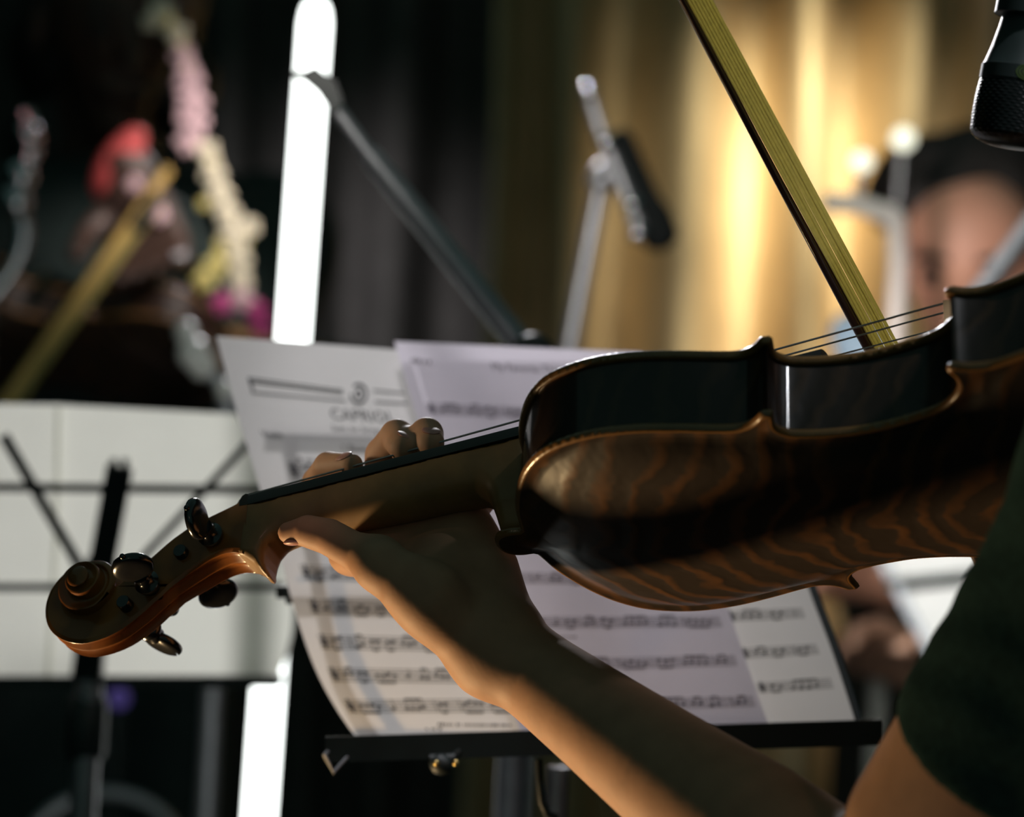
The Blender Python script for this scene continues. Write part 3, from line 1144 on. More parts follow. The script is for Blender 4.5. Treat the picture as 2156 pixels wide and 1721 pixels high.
# torso below and the head over the chin rest, to the right of the frame
tb = SDF(P(2500, 3300, 1.06) - np.array([0.16, 0.20, 0.02]), D(3300, 500, 1080) + np.array([0.12, 0.25, 0.10]), 0.009)
tb.chain([D(2990, 1000, 1100), D(2960, 1700, 1090), D(2900, 2800, 1080)], [0.115, 0.125, 0.13], k=0.05)
torso = tb.build('shirt_body', M_SHIRT, violinist)
hd = SDF(D(2700, 950, 1120) - np.array([0.05, 0.12, 0.10]), D(3500, -500, 1180) + np.array([0.1, 0.14, 0.1]), 0.005)
hc = D(3080, 250, 1170)
hd.cone(D(3040, 900, 1110), D(3060, 560, 1140), 0.055, 0.05, k=0.02)
head_sdf(hd, hc, (-0.86, 0.40, -0.22), (0, 0, 1))
hd.build('head', M_SKIN, violinist)
bk_ = np.array([0.86, -0.40, 0.0]); bk_ /= np.linalg.norm(bk_)
hr = SDF(hc - np.array([0.2, 0.2, 0.2]), hc + np.array([0.25, 0.2, 0.2]), 0.005)
hr.cone(hc + np.array([0, 0, 0.052]) - bk_ * 0.015, hc + bk_ * 0.055 + np.array([0, 0, 0.02]), 0.080, 0.082, k=0.02)
hr.cone(hc + bk_ * 0.07, hc + bk_ * 0.075 - np.array([0, 0, 0.07]), 0.072, 0.05, k=0.03)
hr.cone(hc + bk_ * 0.13 - np.array([0, 0, 0.01]), hc + bk_ * 0.16 - np.array([0, 0, 0.02]), 0.035, 0.038, k=0.02)
hr.build('hair', M_HAIR, violinist)


# ------------------------------------------------------------------ the room
M_FLOOR = mat('dark_stage_floor', (0.03, 0.028, 0.026), 0.6, vary=0.3, scale=6)
M_WALL = mat('dark_wall', (0.03, 0.03, 0.03), 0.85, vary=0.2, scale=4)


def slab(name, lo, hi, m, kind='structure'):
    lo, hi = np.array(lo, float), np.array(hi, float)
    v = [(x, y, z) for x in (lo[0], hi[0]) for y in (lo[1], hi[1]) for z in (lo[2], hi[2])]
    f = [(0, 1, 3, 2), (4, 6, 7, 5), (0, 4, 5, 1), (2, 3, 7, 6), (0, 2, 6, 4), (1, 5, 7, 3)]
    return tag(link_mesh(name, v, f, m, None, False), kind=kind)


slab('floor', (-4, -2.5, -0.1), (4, 5.2, 0), M_FLOOR)
slab('wall_back', (-4, 5.0, 0), (4, 5.2, 4.2), M_WALL)
slab('wall_left', (-4.2, -2.5, 0), (-4, 5.2, 4.2), M_WALL)
slab('wall_right', (4, -2.5, 0), (4.2, 5.2, 4.2), M_WALL)

# curtains: folds at photo-measured places, hung as pleated cloth
M_GOLD = mat('gold_satin', (0.68, 0.52, 0.30), 0.55, vary=0.10, scale=14)
M_DARKC = mat('charcoal_velvet', (0.11, 0.10, 0.09), 0.9, vary=0.2, scale=20)
random.seed(4)


def curtain(name, px0, px1, ridges, d0, amp, m, label):
    """ridges: photo columns (at mid height) where a fold comes forward"""
    xs = np.linspace(px0, px1, int((px1 - px0) / 7))
    off = np.zeros(len(xs))
    rr = np.array(ridges, float)
    for i, x in enumerate(xs):
        j = np.searchsorted(rr, x)
        a = rr[max(j - 1, 0)]; b = rr[min(j, len(rr) - 1)]
        if a == b:
            t = 0
        else:
            t = (x - a) / (b - a)
        w = min(1.0, (b - a) / 190.0) if b > a else 1
        off[i] = (1 - math.cos(2 * math.pi * t)) / 2 * amp * w
    zs = np.linspace(0.02, 3.1, 24)
    o = P(0, 860, d0)
    vs, fs = [], []
    for layer in (0, 0.004):
        for k, z in enumerate(zs):
            flare = (1.75 - z) * 0.035
            for x, of in zip(xs, off):
                p = P(x, 860, d0)
                sway = 0.012 * math.sin(z * 2.1 + x * 0.011)
                vs.append((p[0] + sway + flare * 0.6, p[1] + of * (1 + 0.25 * (1.6 - z) * 0.5) + layer, z))
    n = len(xs); nz = len(zs); N = n * nz
    for L in (0, N):
        for k in range(nz - 1):
            for i in range(n - 1):
                a = L + k * n + i
                fs.append((a, a + 1, a + n + 1, a + n))
    for i in range(n - 1):
        for k in (0, nz - 1):
            a = k * n + i; fs.append((a, a + 1, N + a + 1, N + a))
    for k in range(nz - 1):
        for i in (0, n - 1):
            a = k * n + i; fs.append((a, a + n, N + a + n, N + a))
    off3 = np.array([P((px0 + px1) / 2, 860, d0)[0], d0, 0])
    ob = link_mesh(name, [np.array(p) - off3 for p in vs], fs, m)
    ob.location = V(off3)
    return tag(ob, label, 'curtain')


curtain('stage_curtain', 985, 2700, [985, 1170, 1425, 1665, 1900, 2035, 2160, 2300, 2480, 2700], 4.06, 0.15, M_GOLD,
        'gold pleated satin curtain hanging behind the musicians on the right')
curtain('stage_curtain', -900, 1010, list(range(-900, 1011, 190)) + [1010], 4.26, 0.10, M_DARKC,
        'charcoal pleated curtain hanging behind the lit tube on the left')

# ------------------------------------------------------------------ tube light
M_TUBE = mat('lit_tube', (0.9, 0.9, 0.9), 0.4, vary=0.01, emit=(0.95, 1.0, 0.965), estr=4.0)
M_BLACK = mat('black_plastic', (0.018, 0.026, 0.025), 0.45, vary=0.2, scale=80)
M_BLACKM = mat('black_metal', (0.014, 0.021, 0.020), 0.5, metal=0.0, vary=0.2, scale=60)
M_GREYM = mat('grey_metal', (0.34, 0.34, 0.36), 0.38, metal=0.7, vary=0.12, scale=50)
M_CHROME = mat('chrome', (0.75, 0.75, 0.78), 0.18, metal=1.0, vary=0.05, scale=50)
TD = 2.1
top, bot = P(667, -2, TD), P(432, 3330, TD)
tube = empty('led_tube_light', (bot[0], bot[1], 0), 'white glowing vertical tube light behind the music stands', 'lamp')
ax = (top - bot) / np.linalg.norm(top - bot)
pr = [(0, 0.010), (0.0, 0.0117), (0.985, 0.0117), (0.993, 0.0103), (0.998, 0.0075), (1.0, 0.002)]
MB().lathe(bot, top, pr, 28).build('tube', M_TUBE, tube, sharp=60)
MB().lathe(bot - ax * 0.05, bot + ax * 0.004, [(0, 0.017), (1, 0.017)], 24).build('end_cap', M_BLACK, tube)
fb_ = np.array([bot[0], bot[1], 0.0])
MB().tube([bot - ax * 0.04, np.array([bot[0] - 0.005, bot[1], 0.02])], 0.011, 12).build('pole', M_BLACKM, tube)
MB().lathe(fb_, fb_ + np.array([0, 0, 0.022]), [(0, 0.08), (0.7, 0.08), (1, 0.075)], 36).build('base', M_BLACKM, tube)

# ------------------------------------------------------------------ pages
M_PAPER = mat('sheet_paper', (0.86, 0.83, 0.80), 0.85, vary=0.02, scale=30, transl=0.55, spec=0.1)
M_PAPER_L = mat('cream_paper', (0.84, 0.83, 0.74), 0.85, vary=0.02, scale=30, transl=0.6, spec=0.1)
M_PAPER_B = mat('lilac_paper', (0.80, 0.75, 0.82), 0.85, vary=0.02, scale=30, transl=0.55, spec=0.1)
M_INK = mat('black_ink', (0.02, 0.018, 0.022), 0.7, vary=0.1)
M_INK2 = mat('violet_black_ink', (0.06, 0.045, 0.07), 0.7, vary=0.1)


def interp_pts(L, t):
    L = np.array(L, float)
    s = np.concatenate([[0], np.cumsum(np.linalg.norm(np.diff(L[:, :2], axis=0), axis=1))]); s /= s[-1]
    return np.array([np.interp(t, s, L[:, k]) for k in range(3)])


class Page:
    def __init__(s, left, right, bulge=0.0):
        s.L = spline(left, 6) if len(left) > 2 else np.array(left, float)
        s.R = spline(right, 6) if len(right) > 2 else np.array(right, float)
        s.bulge = bulge

    def pos(s, u, v, off=0.0):
        def q(u, v):
            a, b = interp_pts(s.L, v), interp_pts(s.R, v)
            c = a * (1 - u) + b * u
            return P(c[0], c[1], c[2] - s.bulge * math.sin(math.pi * min(max(u, 0), 1)))
        p = q(u, v)
        if off:
            e = 0.01
            n = np.cross(q(u + e, v) - q(u - e, v), q(u, min(v + e, 1)) - q(u, max(v - e, 0)))
            n /= np.linalg.norm(n)
            if n @ (CAM - p) < 0: n = -n
            p = p + n * off
        return p

    def uv(s, x, y):
        u, v = 0.5, 0.5
        for _ in range(30):
            a, b = interp_pts(s.L, v), interp_pts(s.R, v)
            c = a * (1 - u) + b * u
            v = min(max(v + (y - c[1]) / (s.L[-1][1] - s.L[0][1]), 0), 1)
            u = (x - a[0]) / (b[0] - a[0])
        return u, v

    def build(s, label, material, nu=14, nv=30, group=None):
        vs, fs = [], []
        for off in (0.0, -0.00025):
            for j in range(nv + 1):
                for i in range(nu + 1):
                    vs.append(s.pos(i / nu, j / nv, off))
        n = nu + 1; N = n * (nv + 1)
        for L in (0, N):
            for j in range(nv):
                for i in range(nu):
                    a = L + j * n + i
                    fs.append((a, a + 1, a + n + 1, a + n))
        c = np.mean(vs, 0)
        root = empty('sheet_music', c, label, 'sheet music', group)
        s.root = link_mesh('paper', [np.array(p) - c for p in vs[:N]], fs[:nu * nv], material, root)
        s.c = c
        return root

    def marks(s, name, quads, material, off=0.0006):
        """quads: lists of (x, y) photo points on the page"""
        vs, fs = [], []
        for q in quads:
            n0 = len(vs)
            for (u, v) in q:
                vs.append(s.pos(u, v, off) - s.c)
            fs.append(tuple(range(n0, n0 + len(q))))
        return link_mesh(name, vs, fs, material, s.root, False)

    def text(s, string, x, y, h, material, slope=(1, 0.06), align='CENTER', name='lettering', wide=1.0):
        cu = bpy.data.curves.new('t', 'FONT')
        cu.body = string
        cu.size = 1.0
        cu.resolution_u = 2
        cu.align_x = align
        ob = bpy.data.objects.new('t', cu)
        COL.objects.link(ob)
        dg = bpy.context.evaluated_depsgraph_get()
        me = bpy.data.meshes.new_from_object(ob.evaluated_get(dg))
        bpy.data.objects.remove(ob)
        vs = []
        sl = np.array(slope, float)
        dn = np.array([0.30, 1.0])
        for v in me.vertices:
            q = np.array([x, y]) + sl * v.co.x * h * 1.4 * wide - dn * v.co.y * h * 1.4
            vs.append(s.pos(*s.uv(*q), 0.0006) - s.c)
        fs = [tuple(p.vertices) for p in me.polygons]
        bpy.data.meshes.remove(me)
        return link_mesh(name, vs, fs, material, s.root, False)

    def staff(s, x0, y0, x1, y1, h, material, seed, dense=1.0):
        """one line of music from photo point to photo point, height h photo pixels"""
        rng = random.Random(seed)
        u0, v0 = s.uv(x0, y0); u1, v1 = s.uv(x1, y1)
        hv = h / (s.L[-1][1] - s.L[0][1])
        du = (u1 - u0)
        px = abs(x1 - x0)
        Q = []
        def vv(u): return v0 + (v1 - v0) * (u - u0) / du
        for k in range(5):
            seg = 8
            for i in range(seg):
                a, b = u0 + du * i / seg, u0 + du * (i + 1) / seg
                o = (k / 4 - 0.5) * hv
                t = hv * 0.034
                Q.append([(a, vv(a) + o - t), (b, vv(b) + o - t), (b, vv(b) + o + t), (a, vv(a) + o + t)])
        def box(uc, oc, wu, hv_):
            return [(uc - wu / 2, vv(uc) + oc - hv_ / 2), (uc + wu / 2, vv(uc) + oc - hv_ / 2), (uc + wu / 2, vv(uc) + oc + hv_ / 2), (uc - wu / 2, vv(uc) + oc + hv_ / 2)]
        w1 = du / px                                   # one photo pixel along u
        # clef: a curl with a stem
        for i in range(12):
            a = i / 12 * 2 * math.pi; b = (i + 1) / 12 * 2 * math.pi
            r0, r1 = 0.40, 0.72
            cu_ = u0 + 11 * w1
            Q.append([(cu_ + math.cos(t) * r * 10 * w1, vv(cu_) + math.sin(t) * r * hv * 0.46) for t, r in ((a, r0), (b, r0), (b, r1), (a, r1))])
        Q.append(box(u0 + 11 * w1, -0.05 * hv, 4 * w1, hv * 1.25))
        x = 34.0
        while x < px - 10:
            nbeam = rng.choice((1, 2, 2, 3, 4))
            st = 13 / dense
            base = rng.uniform(-0.3, 0.35)
            up_ = base > 0
            us = []
            for j in range(nbeam):
                if x + j * st > px - 8: break
                uc = u0 + (x + j * st) * w1
                o = (base + rng.uniform(-0.12, 0.12)) * hv
                hexa = [(uc + math.cos(t) * 5.2 * w1, vv(uc) + o + math.sin(t) * hv * 0.13) for t in [q * math.pi / 4 for q in range(8)]]
                Q.append(hexa)
                us.append((uc, o))
            for uc, o in us:
                tip = -0.62 * hv if up_ else 0.62 * hv
                Q.append(box(uc + (4.5 if up_ else -4.5) * w1, (o + tip) / 2, 1.7 * w1, abs(tip - o)))
            if len(us) > 1:
                a, b = us[0][0], us[-1][0]
                tip = (-0.60 if up_ else 0.60) * hv
                e = (4.5 if up_ else -4.5) * w1
                Q.append([(a + e, vv(a) + tip - 0.06 * hv), (b + e, vv(b) + tip - 0.06 * hv), (b + e, vv(b) + tip + 0.06 * hv), (a + e, vv(a) + tip + 0.06 * hv)])
            x += nbeam * st + rng.choice((8, 12, 16))
            if rng.random() < 0.28 and x < px - 10:
                Q.append(box(u0 + x * w1, 0, 1.6 * w1, hv)); x += 12
        return s.marks('music_staff', Q, material)

    def greek(s, x0, y0, x1, y1, h, material, seed):
        """small print too small to read: short strokes"""
        rng = random.Random(seed)
        Q = []
        x = x0
        while x < x1:
            w = rng.uniform(3, 6)
            y = y0 + (y1 - y0) * (x - x0) / (x1 - x0)
            hh = h * rng.choice((0.6, 0.6, 1.0))
            q = [(x, y - hh / 2), (x + w, y - hh / 2), (x + w, y + hh / 2), (x, y + hh / 2)]
            Q.append([s.uv(*p) for p in q])
            x += w + rng.choice((1.5, 1.5, 2, 6))
        return s.marks('small_print', Q, material)


def dz(y, y0, y1, d0, d1):
    return d0 + (d1 - d0) * (y - y0) / (y1 - y0)


def edge(pts, d0, d1, extra=0.0):
    y0, y1 = pts[0][1], pts[-1][1]
    return [(x, y, dz(y, y0, y1, d0, d1) + extra) for x, y in pts]


# front stand pages
pa_ = Page(edge([(455, 708), (488, 830), (520, 940), (553, 1050), (588, 1170), (625, 1300), (664, 1410), (712, 1500), (770, 1581)], 1.615, 1.475),
           edge([(868, 739), (908, 862), (944, 985), (984, 1110), (1024, 1235), (1058, 1345), (1088, 1440), (1112, 1510), (1135, 1571)], 1.615, 1.475))
pa_.build('sheet of music headed CAPRIOL, leftmost page on the near stand', M_PAPER, group='sheets of music on the near stand')
pc_ = Page(edge([(875, 741), (912, 870), (952, 1005), (996, 1150), (1040, 1290), (1082, 1430), (1128, 1567)], 1.610, 1.470),
           edge([(1562, 752), (1598, 890), (1634, 1030), (1672, 1150), (1706, 1250), (1755, 1380), (1808, 1542)], 1.610, 1.470))
pc_.build('pale sheet of music at the right end of the near stand', M_PAPER, group='sheets of music on the near stand')
pb_ = Page(edge([(830, 719), (872, 860), (916, 1000), (962, 1150), (1010, 1290), (1056, 1430), (1106, 1567)], 1.603, 1.463),
           edge([(1350, 742), (1400, 890), (1446, 1030), (1492, 1160), (1536, 1290), (1580, 1420), (1626, 1549)], 1.603, 1.463))
pb_.build('lilac shaded sheet headed My Favorite Things, middle page on the near stand', M_PAPER_B, group='sheets of music on the near stand')

# page A print
pa_.text('CAPRIOL', 766, 888, 24, M_INK, wide=1.0)
pa_.text('Suite, for Strings', 752, 911, 13, M_INK, wide=0.85)
pa_.text('Violin', 574, 922, 14, M_INK)
pa_.text('I. Basse-Danse', 775, 952, 13, M_INK)
pa_.greek(626, 968, 690, 974, 8, M_INK, 3)
fr_box = []
for (x0, y0, x1, y1) in ((522, 796, 722, 822), (524, 803, 722, 828), (530, 826, 728, 844), (786, 822, 850, 828), (790, 846, 858, 850)):
    n_ = 8
    for i in range(n_):
        a = (x0 + (x1 - x0) * i / n_, y0 + (y1 - y0) * i / n_); b = (x0 + (x1 - x0) * (i + 1) / n_, y0 + (y1 - y0) * (i + 1) / n_)
        fr_box.append([pa_.uv(*q) for q in (a, b, (b[0], b[1] + 3.2), (a[0], a[1] + 3.2))])
for (x0, y0, x1, y1) in ((522, 796, 531, 828), (526, 800, 533, 824)):
    fr_box.append([pa_.uv(*q) for q in ((x0, y0), (x0 + 2.5, y0), (x1 + 2.5, y1), (x1, y1))])
pa_.marks('title_frame', fr_box, M_INK)
em = []
for i in range(20):
    a, b = i / 20 * 2 * math.pi, (i + 1) / 20 * 2 * math.pi
    for r0, r1 in ((0.72, 1.0), (0.18, 0.40)):
        if r0 > 0.5 and 9 < i < 13: continue
        em.append([pa_.uv(755 + 19 * r * math.cos(t), 831 + 23 * r * math.sin(t)) for t, r in ((a, r0), (b, r0), (b, r1), (a, r1))])
pa_.marks('round_emblem', em, M_INK)
for n_, (x0, y0, x1, y1) in enumerate([(608, 990, 925, 1005), (626, 1066, 950, 1082), (630, 1136, 975, 1152), (634, 1206, 1000, 1218), (652, 1278, 1022, 1288), (672, 1353, 1045, 1360), (694, 1422, 1066, 1428), (728, 1489, 1085, 1487)]):
    pa_.staff(x0, y0, x1, y1, 26, M_INK, 10 + n_, dense=1.1)
pa_.greek(922, 1527, 1072, 1529, 6, M_INK, 5)
pa_.greek(896, 1537, 930, 1537, 5, M_INK, 6)
# page B print
pb_.text('My Favorite Things', 1118, 784, 15, M_INK2, slope=(1, 0.05))
pb_.greek(866, 760, 902, 764, 11, M_INK2, 8)
for n_, (x0, y0, x1, y1) in enumerate([(898, 862, 1390, 880), (925, 950, 1410, 965), (955, 1040, 1440, 1052), (985, 1130, 1470, 1138), (1030, 1218, 1500, 1222), (1060, 1312, 1518, 1310), (1090, 1402, 1550, 1392), (1118, 1490, 1588, 1478)]):
    pb_.staff(x0, y0, x1, y1, 20, M_INK2, 40 + n_, dense=0.9)
    if n_ % 2 == 1:
        pb_.greek(x0 + 60, y0 + 30, x0 + 150, y0 + 31, 4, M_INK2, n_)
# page C print
for n_, (x0, y0, x1, y1) in enumerate([(1420, 830, 1560, 832), (1440, 910, 1590, 912), (1470, 1000, 1600, 1000), (1490, 1080, 1630, 1080), (1500, 1210, 1665, 1207), (1530, 1300, 1692, 1292), (1558, 1378, 1722, 1368), (1594, 1450, 1752, 1440)]):
    pc_.staff(x0, y0, x1, y1, 19, M_INK, 70 + n_, dense=0.8)


# ------------------------------------------------------------------ near music stand
def stand_bar(root, page, a, b, w, h, off, m=None, name='crossbar'):
    """flat bar lying against the back of a page, between two photo points"""
    ua, ub = page.uv(*a), page.uv(*b)
    pts = [page.pos(ua[0] + (ub[0] - ua[0]) * t, ua[1] + (ub[1] - ua[1]) * t, off) for t in np.linspace(0, 1, 7)]
    mb = MB()
    for i in range(6):
        mb.bar(pts[i], pts[i + 1] + (pts[i + 1] - pts[i]) * 0.04, w, h, pts[i] - CAM)
    return mb.build(name, m or M_BLACKM, root)


foot = P(1060, 860, 1.60)
near = empty('music_stand', (foot[0], foot[1] + 0.02, 0), 'black folding music stand carrying the near sheets of music', 'music stand')
# ledge: a folded trough
la, lb = P(688, 1592, 1.462), P(1850, 1556, 1.452)
mb = MB()
dirx = (lb - la) / np.linalg.norm(lb - la)
dep_ = RF * 1.0
prof = [(-0.012, 0.002), (0.020, 0.004), (0.020, 0.0065), (-0.009, 0.0045), (-0.009, 0.0125), (-0.012, 0.0125)]
prof = [(-0.012, 0.011), (-0.012, -0.002), (0.022, -0.006), (0.022, -0.0035), (-0.0095, 0.0005), (-0.0095, 0.011)]
vs = [la + RF * a - RD * b for a, b in prof] + [lb + RF * a - RD * b for a, b in prof]
mb.add(vs, [(k, (k + 1) % 6, 6 + (k + 1) % 6, 6 + k) for k in range(6)] + [tuple(range(6))[::-1], tuple(range(6, 12))])
mb.build('ledge', M_BLACKM, near, smooth=False)
wire = [P(690, 1583, 1.450), P(683, 1590, 1.448), P(702, 1627, 1.446), P(742, 1583, 1.452)]
MB().tube(wire, 0.0011, 8).build('end_clip', M_GREYM, near)
hinge = MB().ellipsoid(P(929, 1610, 1.446), [RX * 0.006, RF * 0.005, RD * 0.0055]).tube([P(905, 1600, 1.447), P(958, 1598, 1.447)], 0.0028, 10).tube([P(935, 1612, 1.447), P(970, 1580, 1.449)], 0.0022, 8).build('hinge', M_BLACKM, near)
for (x, y) in ((919, 1608), (960, 1607)):
    MB().ellipsoid(P(x, y, 1.440), [RX * 0.0016, RF * 0.0012, RD * 0.0016], 10, 6).build('rivet', M_BRASS, hinge)
hmp = [(1610, 1560), (1635, 1552), (1665, 1541), (1690, 1540), (1720, 1547), (1760, 1554), (1775, 1562), (1775, 1572), (1610, 1575)]
mb = MB()
vs = [P(x, y, 1.450) for x, y in hmp] + [P(x, y, 1.456) for x, y in hmp]
n = len(hmp)
mb.add(vs, [tuple(range(n)), tuple(range(n, 2 * n))[::-1]] + [(k, (k + 1) % n, n + (k + 1) % n, n + k) for k in range(n)])
mb.build('page_holder', M_BLACKM, near, smooth=False)
MB().tube([P(1134, 1600, 1.455), P(1136, 1640, 1.455), P(1142, 1690, 1.456), P(1152, 1714, 1.458), P(1172, 1722, 1.46)], 0.0022, 10).build('hook', M_BLACKM, near)
# bars behind the pages
stand_bar(near, pa_, (600, 1247), (1015, 1243), 0.007, 0.002, -0.006)
stand_bar(near, pa_, (560, 905), (910, 915), 0.007, 0.002, -0.006)
stand_bar(near, pa_, (604, 900), (665, 1180), 0.007, 0.002, -0.005)
stand_bar(near, pa_, (665, 1180), (712, 1400), 0.007, 0.002, -0.005)
stand_bar(near, pa_, (712, 1400), (815, 1575), 0.007, 0.002, -0.005)
MB().bar(P(582, 1247, 1.555), P(610, 1247, 1.555), 0.0068, 0.004, RF).build('bar_end', M_BLACK, near)
pts = [P(x + 9, y, d + 0.003) for x, y, d in pc_.R[8:]] + [P(1822, 1560, 1.462)]
MB().tube(pts, 0.0024, 8).build('side_wire', M_BLACKM, near)
# column and feet
cl = P(1128, 1210, 1.66)
MB().tube([P(1240, 1500, 1.50), P(1200, 1300, 1.60)], 0.006, 10).build('tilt_arm', M_BLACKM, near)
cx, cy = P(1215, 860, 1.60)[0], 1.60
MB().tube([(cx, cy, 1.02), (cx, cy, 0.22)], 0.0065, 14).build('column', M_GREYM, near)
MB().tube([(cx, cy, 0.62), (cx, cy, 0.20)], 0.009, 14).build('sleeve', M_BLACKM, near)
for k in range(3):
    a = k * 2.094 + 0.4
    MB().tube([(cx, cy, 0.30), (cx + 0.26 * math.cos(a), cy + 0.26 * math.sin(a), 0.008)], 0.006, 10).build('leg', M_BLACKM, near)

# ------------------------------------------------------------------ left music stand, seen from behind
pl2 = Page(edge([(118, 852), (112, 1140), (96, 1428)], 1.88, 1.96), edge([(500, 872), (560, 1000), (604, 1150), (618, 1290), (606, 1370), (584, 1430)], 1.88, 1.96))
pl1 = Page(edge([(-420, 846), (-425, 1140), (-440, 1430)], 1.885, 1.965), edge([(130, 852), (124, 1140), (108, 1428)], 1.885, 1.965))
pl1.build('cream paper at the far left seen from behind on the left stand', M_PAPER_L, group='cream papers on the left stand')
pl2.build('cream paper seen from behind on the left stand, right of the other', M_PAPER_L, group='cream papers on the left stand')
lf = P(190, 860, 1.95)
left_stand = empty('music_stand', (lf[0], lf[1], 0), 'black wire music stand at the left seen from behind the scroll', 'music stand')


def lbar(a, b, w, d=0.008, name='crossbar'):
    def dd(q): return dz(q[1], 850, 1430, 1.872, 1.952) - d
    return MB().bar(P(*a, dd(a)), P(*b, dd(b)), w, 0.004, RF).build(name, M_BLACKM, left_stand)


lbar((-420, 1022), (556, 1032), 0.0058)
lbar((-420, 1238), (600, 1236), 0.0052)
lbar((8, 918), (172, 1200), 0.0070, 0.012, 'fold_arm')
lbar((530, 925), (300, 1175), 0.0050, 0.012, 'fold_arm')
lbar((-240, 930), (-60, 1200), 0.0070, 0.012, 'fold_arm')
lbar((252, 985), (214, 1190), 0.0175, 0.018, 'spine')
lbar((214, 1180), (180, 1432), 0.020, 0.019, 'spine')
for x in (238, 262):
    lbar((x + 2, 968), (x, 1010), 0.0045, 0.020, 'fork')
a, b = P(-440, 1436, 1.95), P(588, 1434, 1.95)
mb = MB()
vs = [q + RF * x - RD * y for q in (a, b) for x, y in ((-0.006, -0.004), (0.03, -0.004), (0.03, 0.002), (-0.003, 0.002), (-0.003, 0.004), (-0.006, 0.004))]
mb.add(vs, [(k, (k + 1) % 6, 6 + (k + 1) % 6, 6 + k) for k in range(6)] + [tuple(range(6))[::-1], tuple(range(6, 12))])
mb.build('ledge', M_BLACKM, left_stand, smooth=False)
q = P(190, 1432, 1.94)
MB().tube([(q[0], 1.94, q[2] + 0.02), (q[0] - 0.004, 1.95, 0.25)], 0.0095, 14).build('column', M_GREYM, left_stand)
MB().lathe((q[0] - 0.002, 1.945, q[2] - 0.055), (q[0] - 0.002, 1.945, q[2] - 0.01), [(0, 0.012), (0.1, 0.0145), (0.9, 0.0145), (1, 0.012)], 16).build('collar', M_BLACK, left_stand)
for k in range(3):
    a = k * 2.094 + 2.2
    MB().tube([(q[0], 1.95, 0.32), (q[0] + 0.25 * math.cos(a), 1.95 + 0.25 * math.sin(a), 0.008)], 0.006, 10).build('leg', M_BLACKM, left_stand)

# ------------------------------------------------------------------ microphone stands
d = 1.82
f0 = P(1075, 860, d)
ms = empty('microphone_stand', (f0[0], d, 0), 'grey boom stand whose arm rises across the lit tube', 'stand')
piv = P(1122, 748, d)
MB().tube([(piv[0], d, 0.03), (piv[0], d, piv[2])], 0.0095, 16).build('pole', M_GREYM, ms)
MB().lathe((piv[0], d, 0.005), (piv[0], d, 0.035), [(0, 0.13), (0.6, 0.13), (1, 0.10)], 32).build('base', M_BLACKM, ms)
MB().tube([P(1180, 830, d - 0.02), P(775, 322, d - 0.02)], [0.0088, 0.0075], 16).build('boom', M_GREYM, ms)
MB().tube([P(775, 322, d - 0.02), P(702, 222, d - 0.02)], 0.0055, 14).build('boom_tip', M_GREYM, ms)
clp = [(700, 240), (722, 215), (706, 172), (664, 139), (640, 150), (619, 151), (617, 164), (640, 170), (668, 194)]
mb = MB()
n = len(clp)
vs = [P(x, y, d - 0.030) for x, y in clp] + [P(x, y, d - 0.010) for x, y in clp]
mb.add(vs, [tuple(range(n)), tuple(range(n, 2 * n))[::-1]] + [(k, (k + 1) % n, n + (k + 1) % n, n + k) for k in range(n)])
mb.build('microphone_clip', M_BLACK, ms, smooth=False)
MB().lathe(P(1122, 748, d - 0.045), P(1122, 748, d + 0.02), [(0, 0.010), (0.1, 0.014), (0.6, 0.014), (1, 0.011)], 20).build('clutch', M_BLACK, ms)
MB().ellipsoid(P(1137, 717, d - 0.03), [RX * 0.0035, RF * 0.0035, RD * 0.0035], 14, 10).build('wing_screw', M_CHROME, ms)

d = 2.55
f0 = P(1180, 860, d)
m2 = empty('microphone_stand', (f0[0], d, 0), 'pale grey stand holding the black microphone before the gold curtain', 'stand')
a, b = P(1268, 375, d), P(1150, 1000, d)
MB().tube([a, b], [0.0078, 0.0085], 14).build('boom', M_GREYM, m2)
MB().tube([b + RF * 0.02, (b[0] - 0.02, d + 0.02, 0.03)], 0.010, 14).build('pole', M_GREYM, m2)
MB().lathe((b[0] - 0.02, d + 0.02, 0.004), (b[0] - 0.02, d + 0.02, 0.034), [(0, 0.13), (0.6, 0.13), (1, 0.10)], 32).build('base', M_BLACKM, m2)
MB().lathe(P(1285, 352, d), P(1255, 400, d), [(0, 0.010), (0.2, 0.013), (0.8, 0.013), (1, 0.010)], 16).build('clutch', M_GREYM, m2)
mic2 = empty('microphone', P(1355, 410, d - 0.01), 'black microphone tilted on the pale grey stand before gold curtain', 'microphone')
a, b = P(1300, 275, d - 0.01), P(1402, 525, d - 0.01)
MB().lathe(a, b, [(0, 0.005), (0.03, 0.009), (0.1, 0.0115), (0.5, 0.0125), (0.62, 0.0135), (0.70, 0.0165), (0.74, 0.0172), (0.90, 0.0172), (0.96, 0.014), (1.0, 0.006)], 28).build('body', mat('matte_black', (0.012, 0.014, 0.014), 0.9, spec=0.1), mic2)
shock = MB().tube([P(1243, 205, d - 0.02), P(1268, 285, d - 0.02), P(1305, 375, d - 0.02), P(1348, 490, d - 0.02)], [0.006, 0.006, 0.0072, 0.007], 14).build('shock_mount', M_GREYM, mic2)
for x, y, r in ((1241, 192, 0.0075), (1275, 300, 0.0085), (1332, 432, 0.0080), (1343, 492, 0.0085)):
    MB().ellipsoid(P(x, y, d - 0.026), [RX * r, RF * r, RD * r], 16, 10).build('mount_screw', M_CHROME, shock)

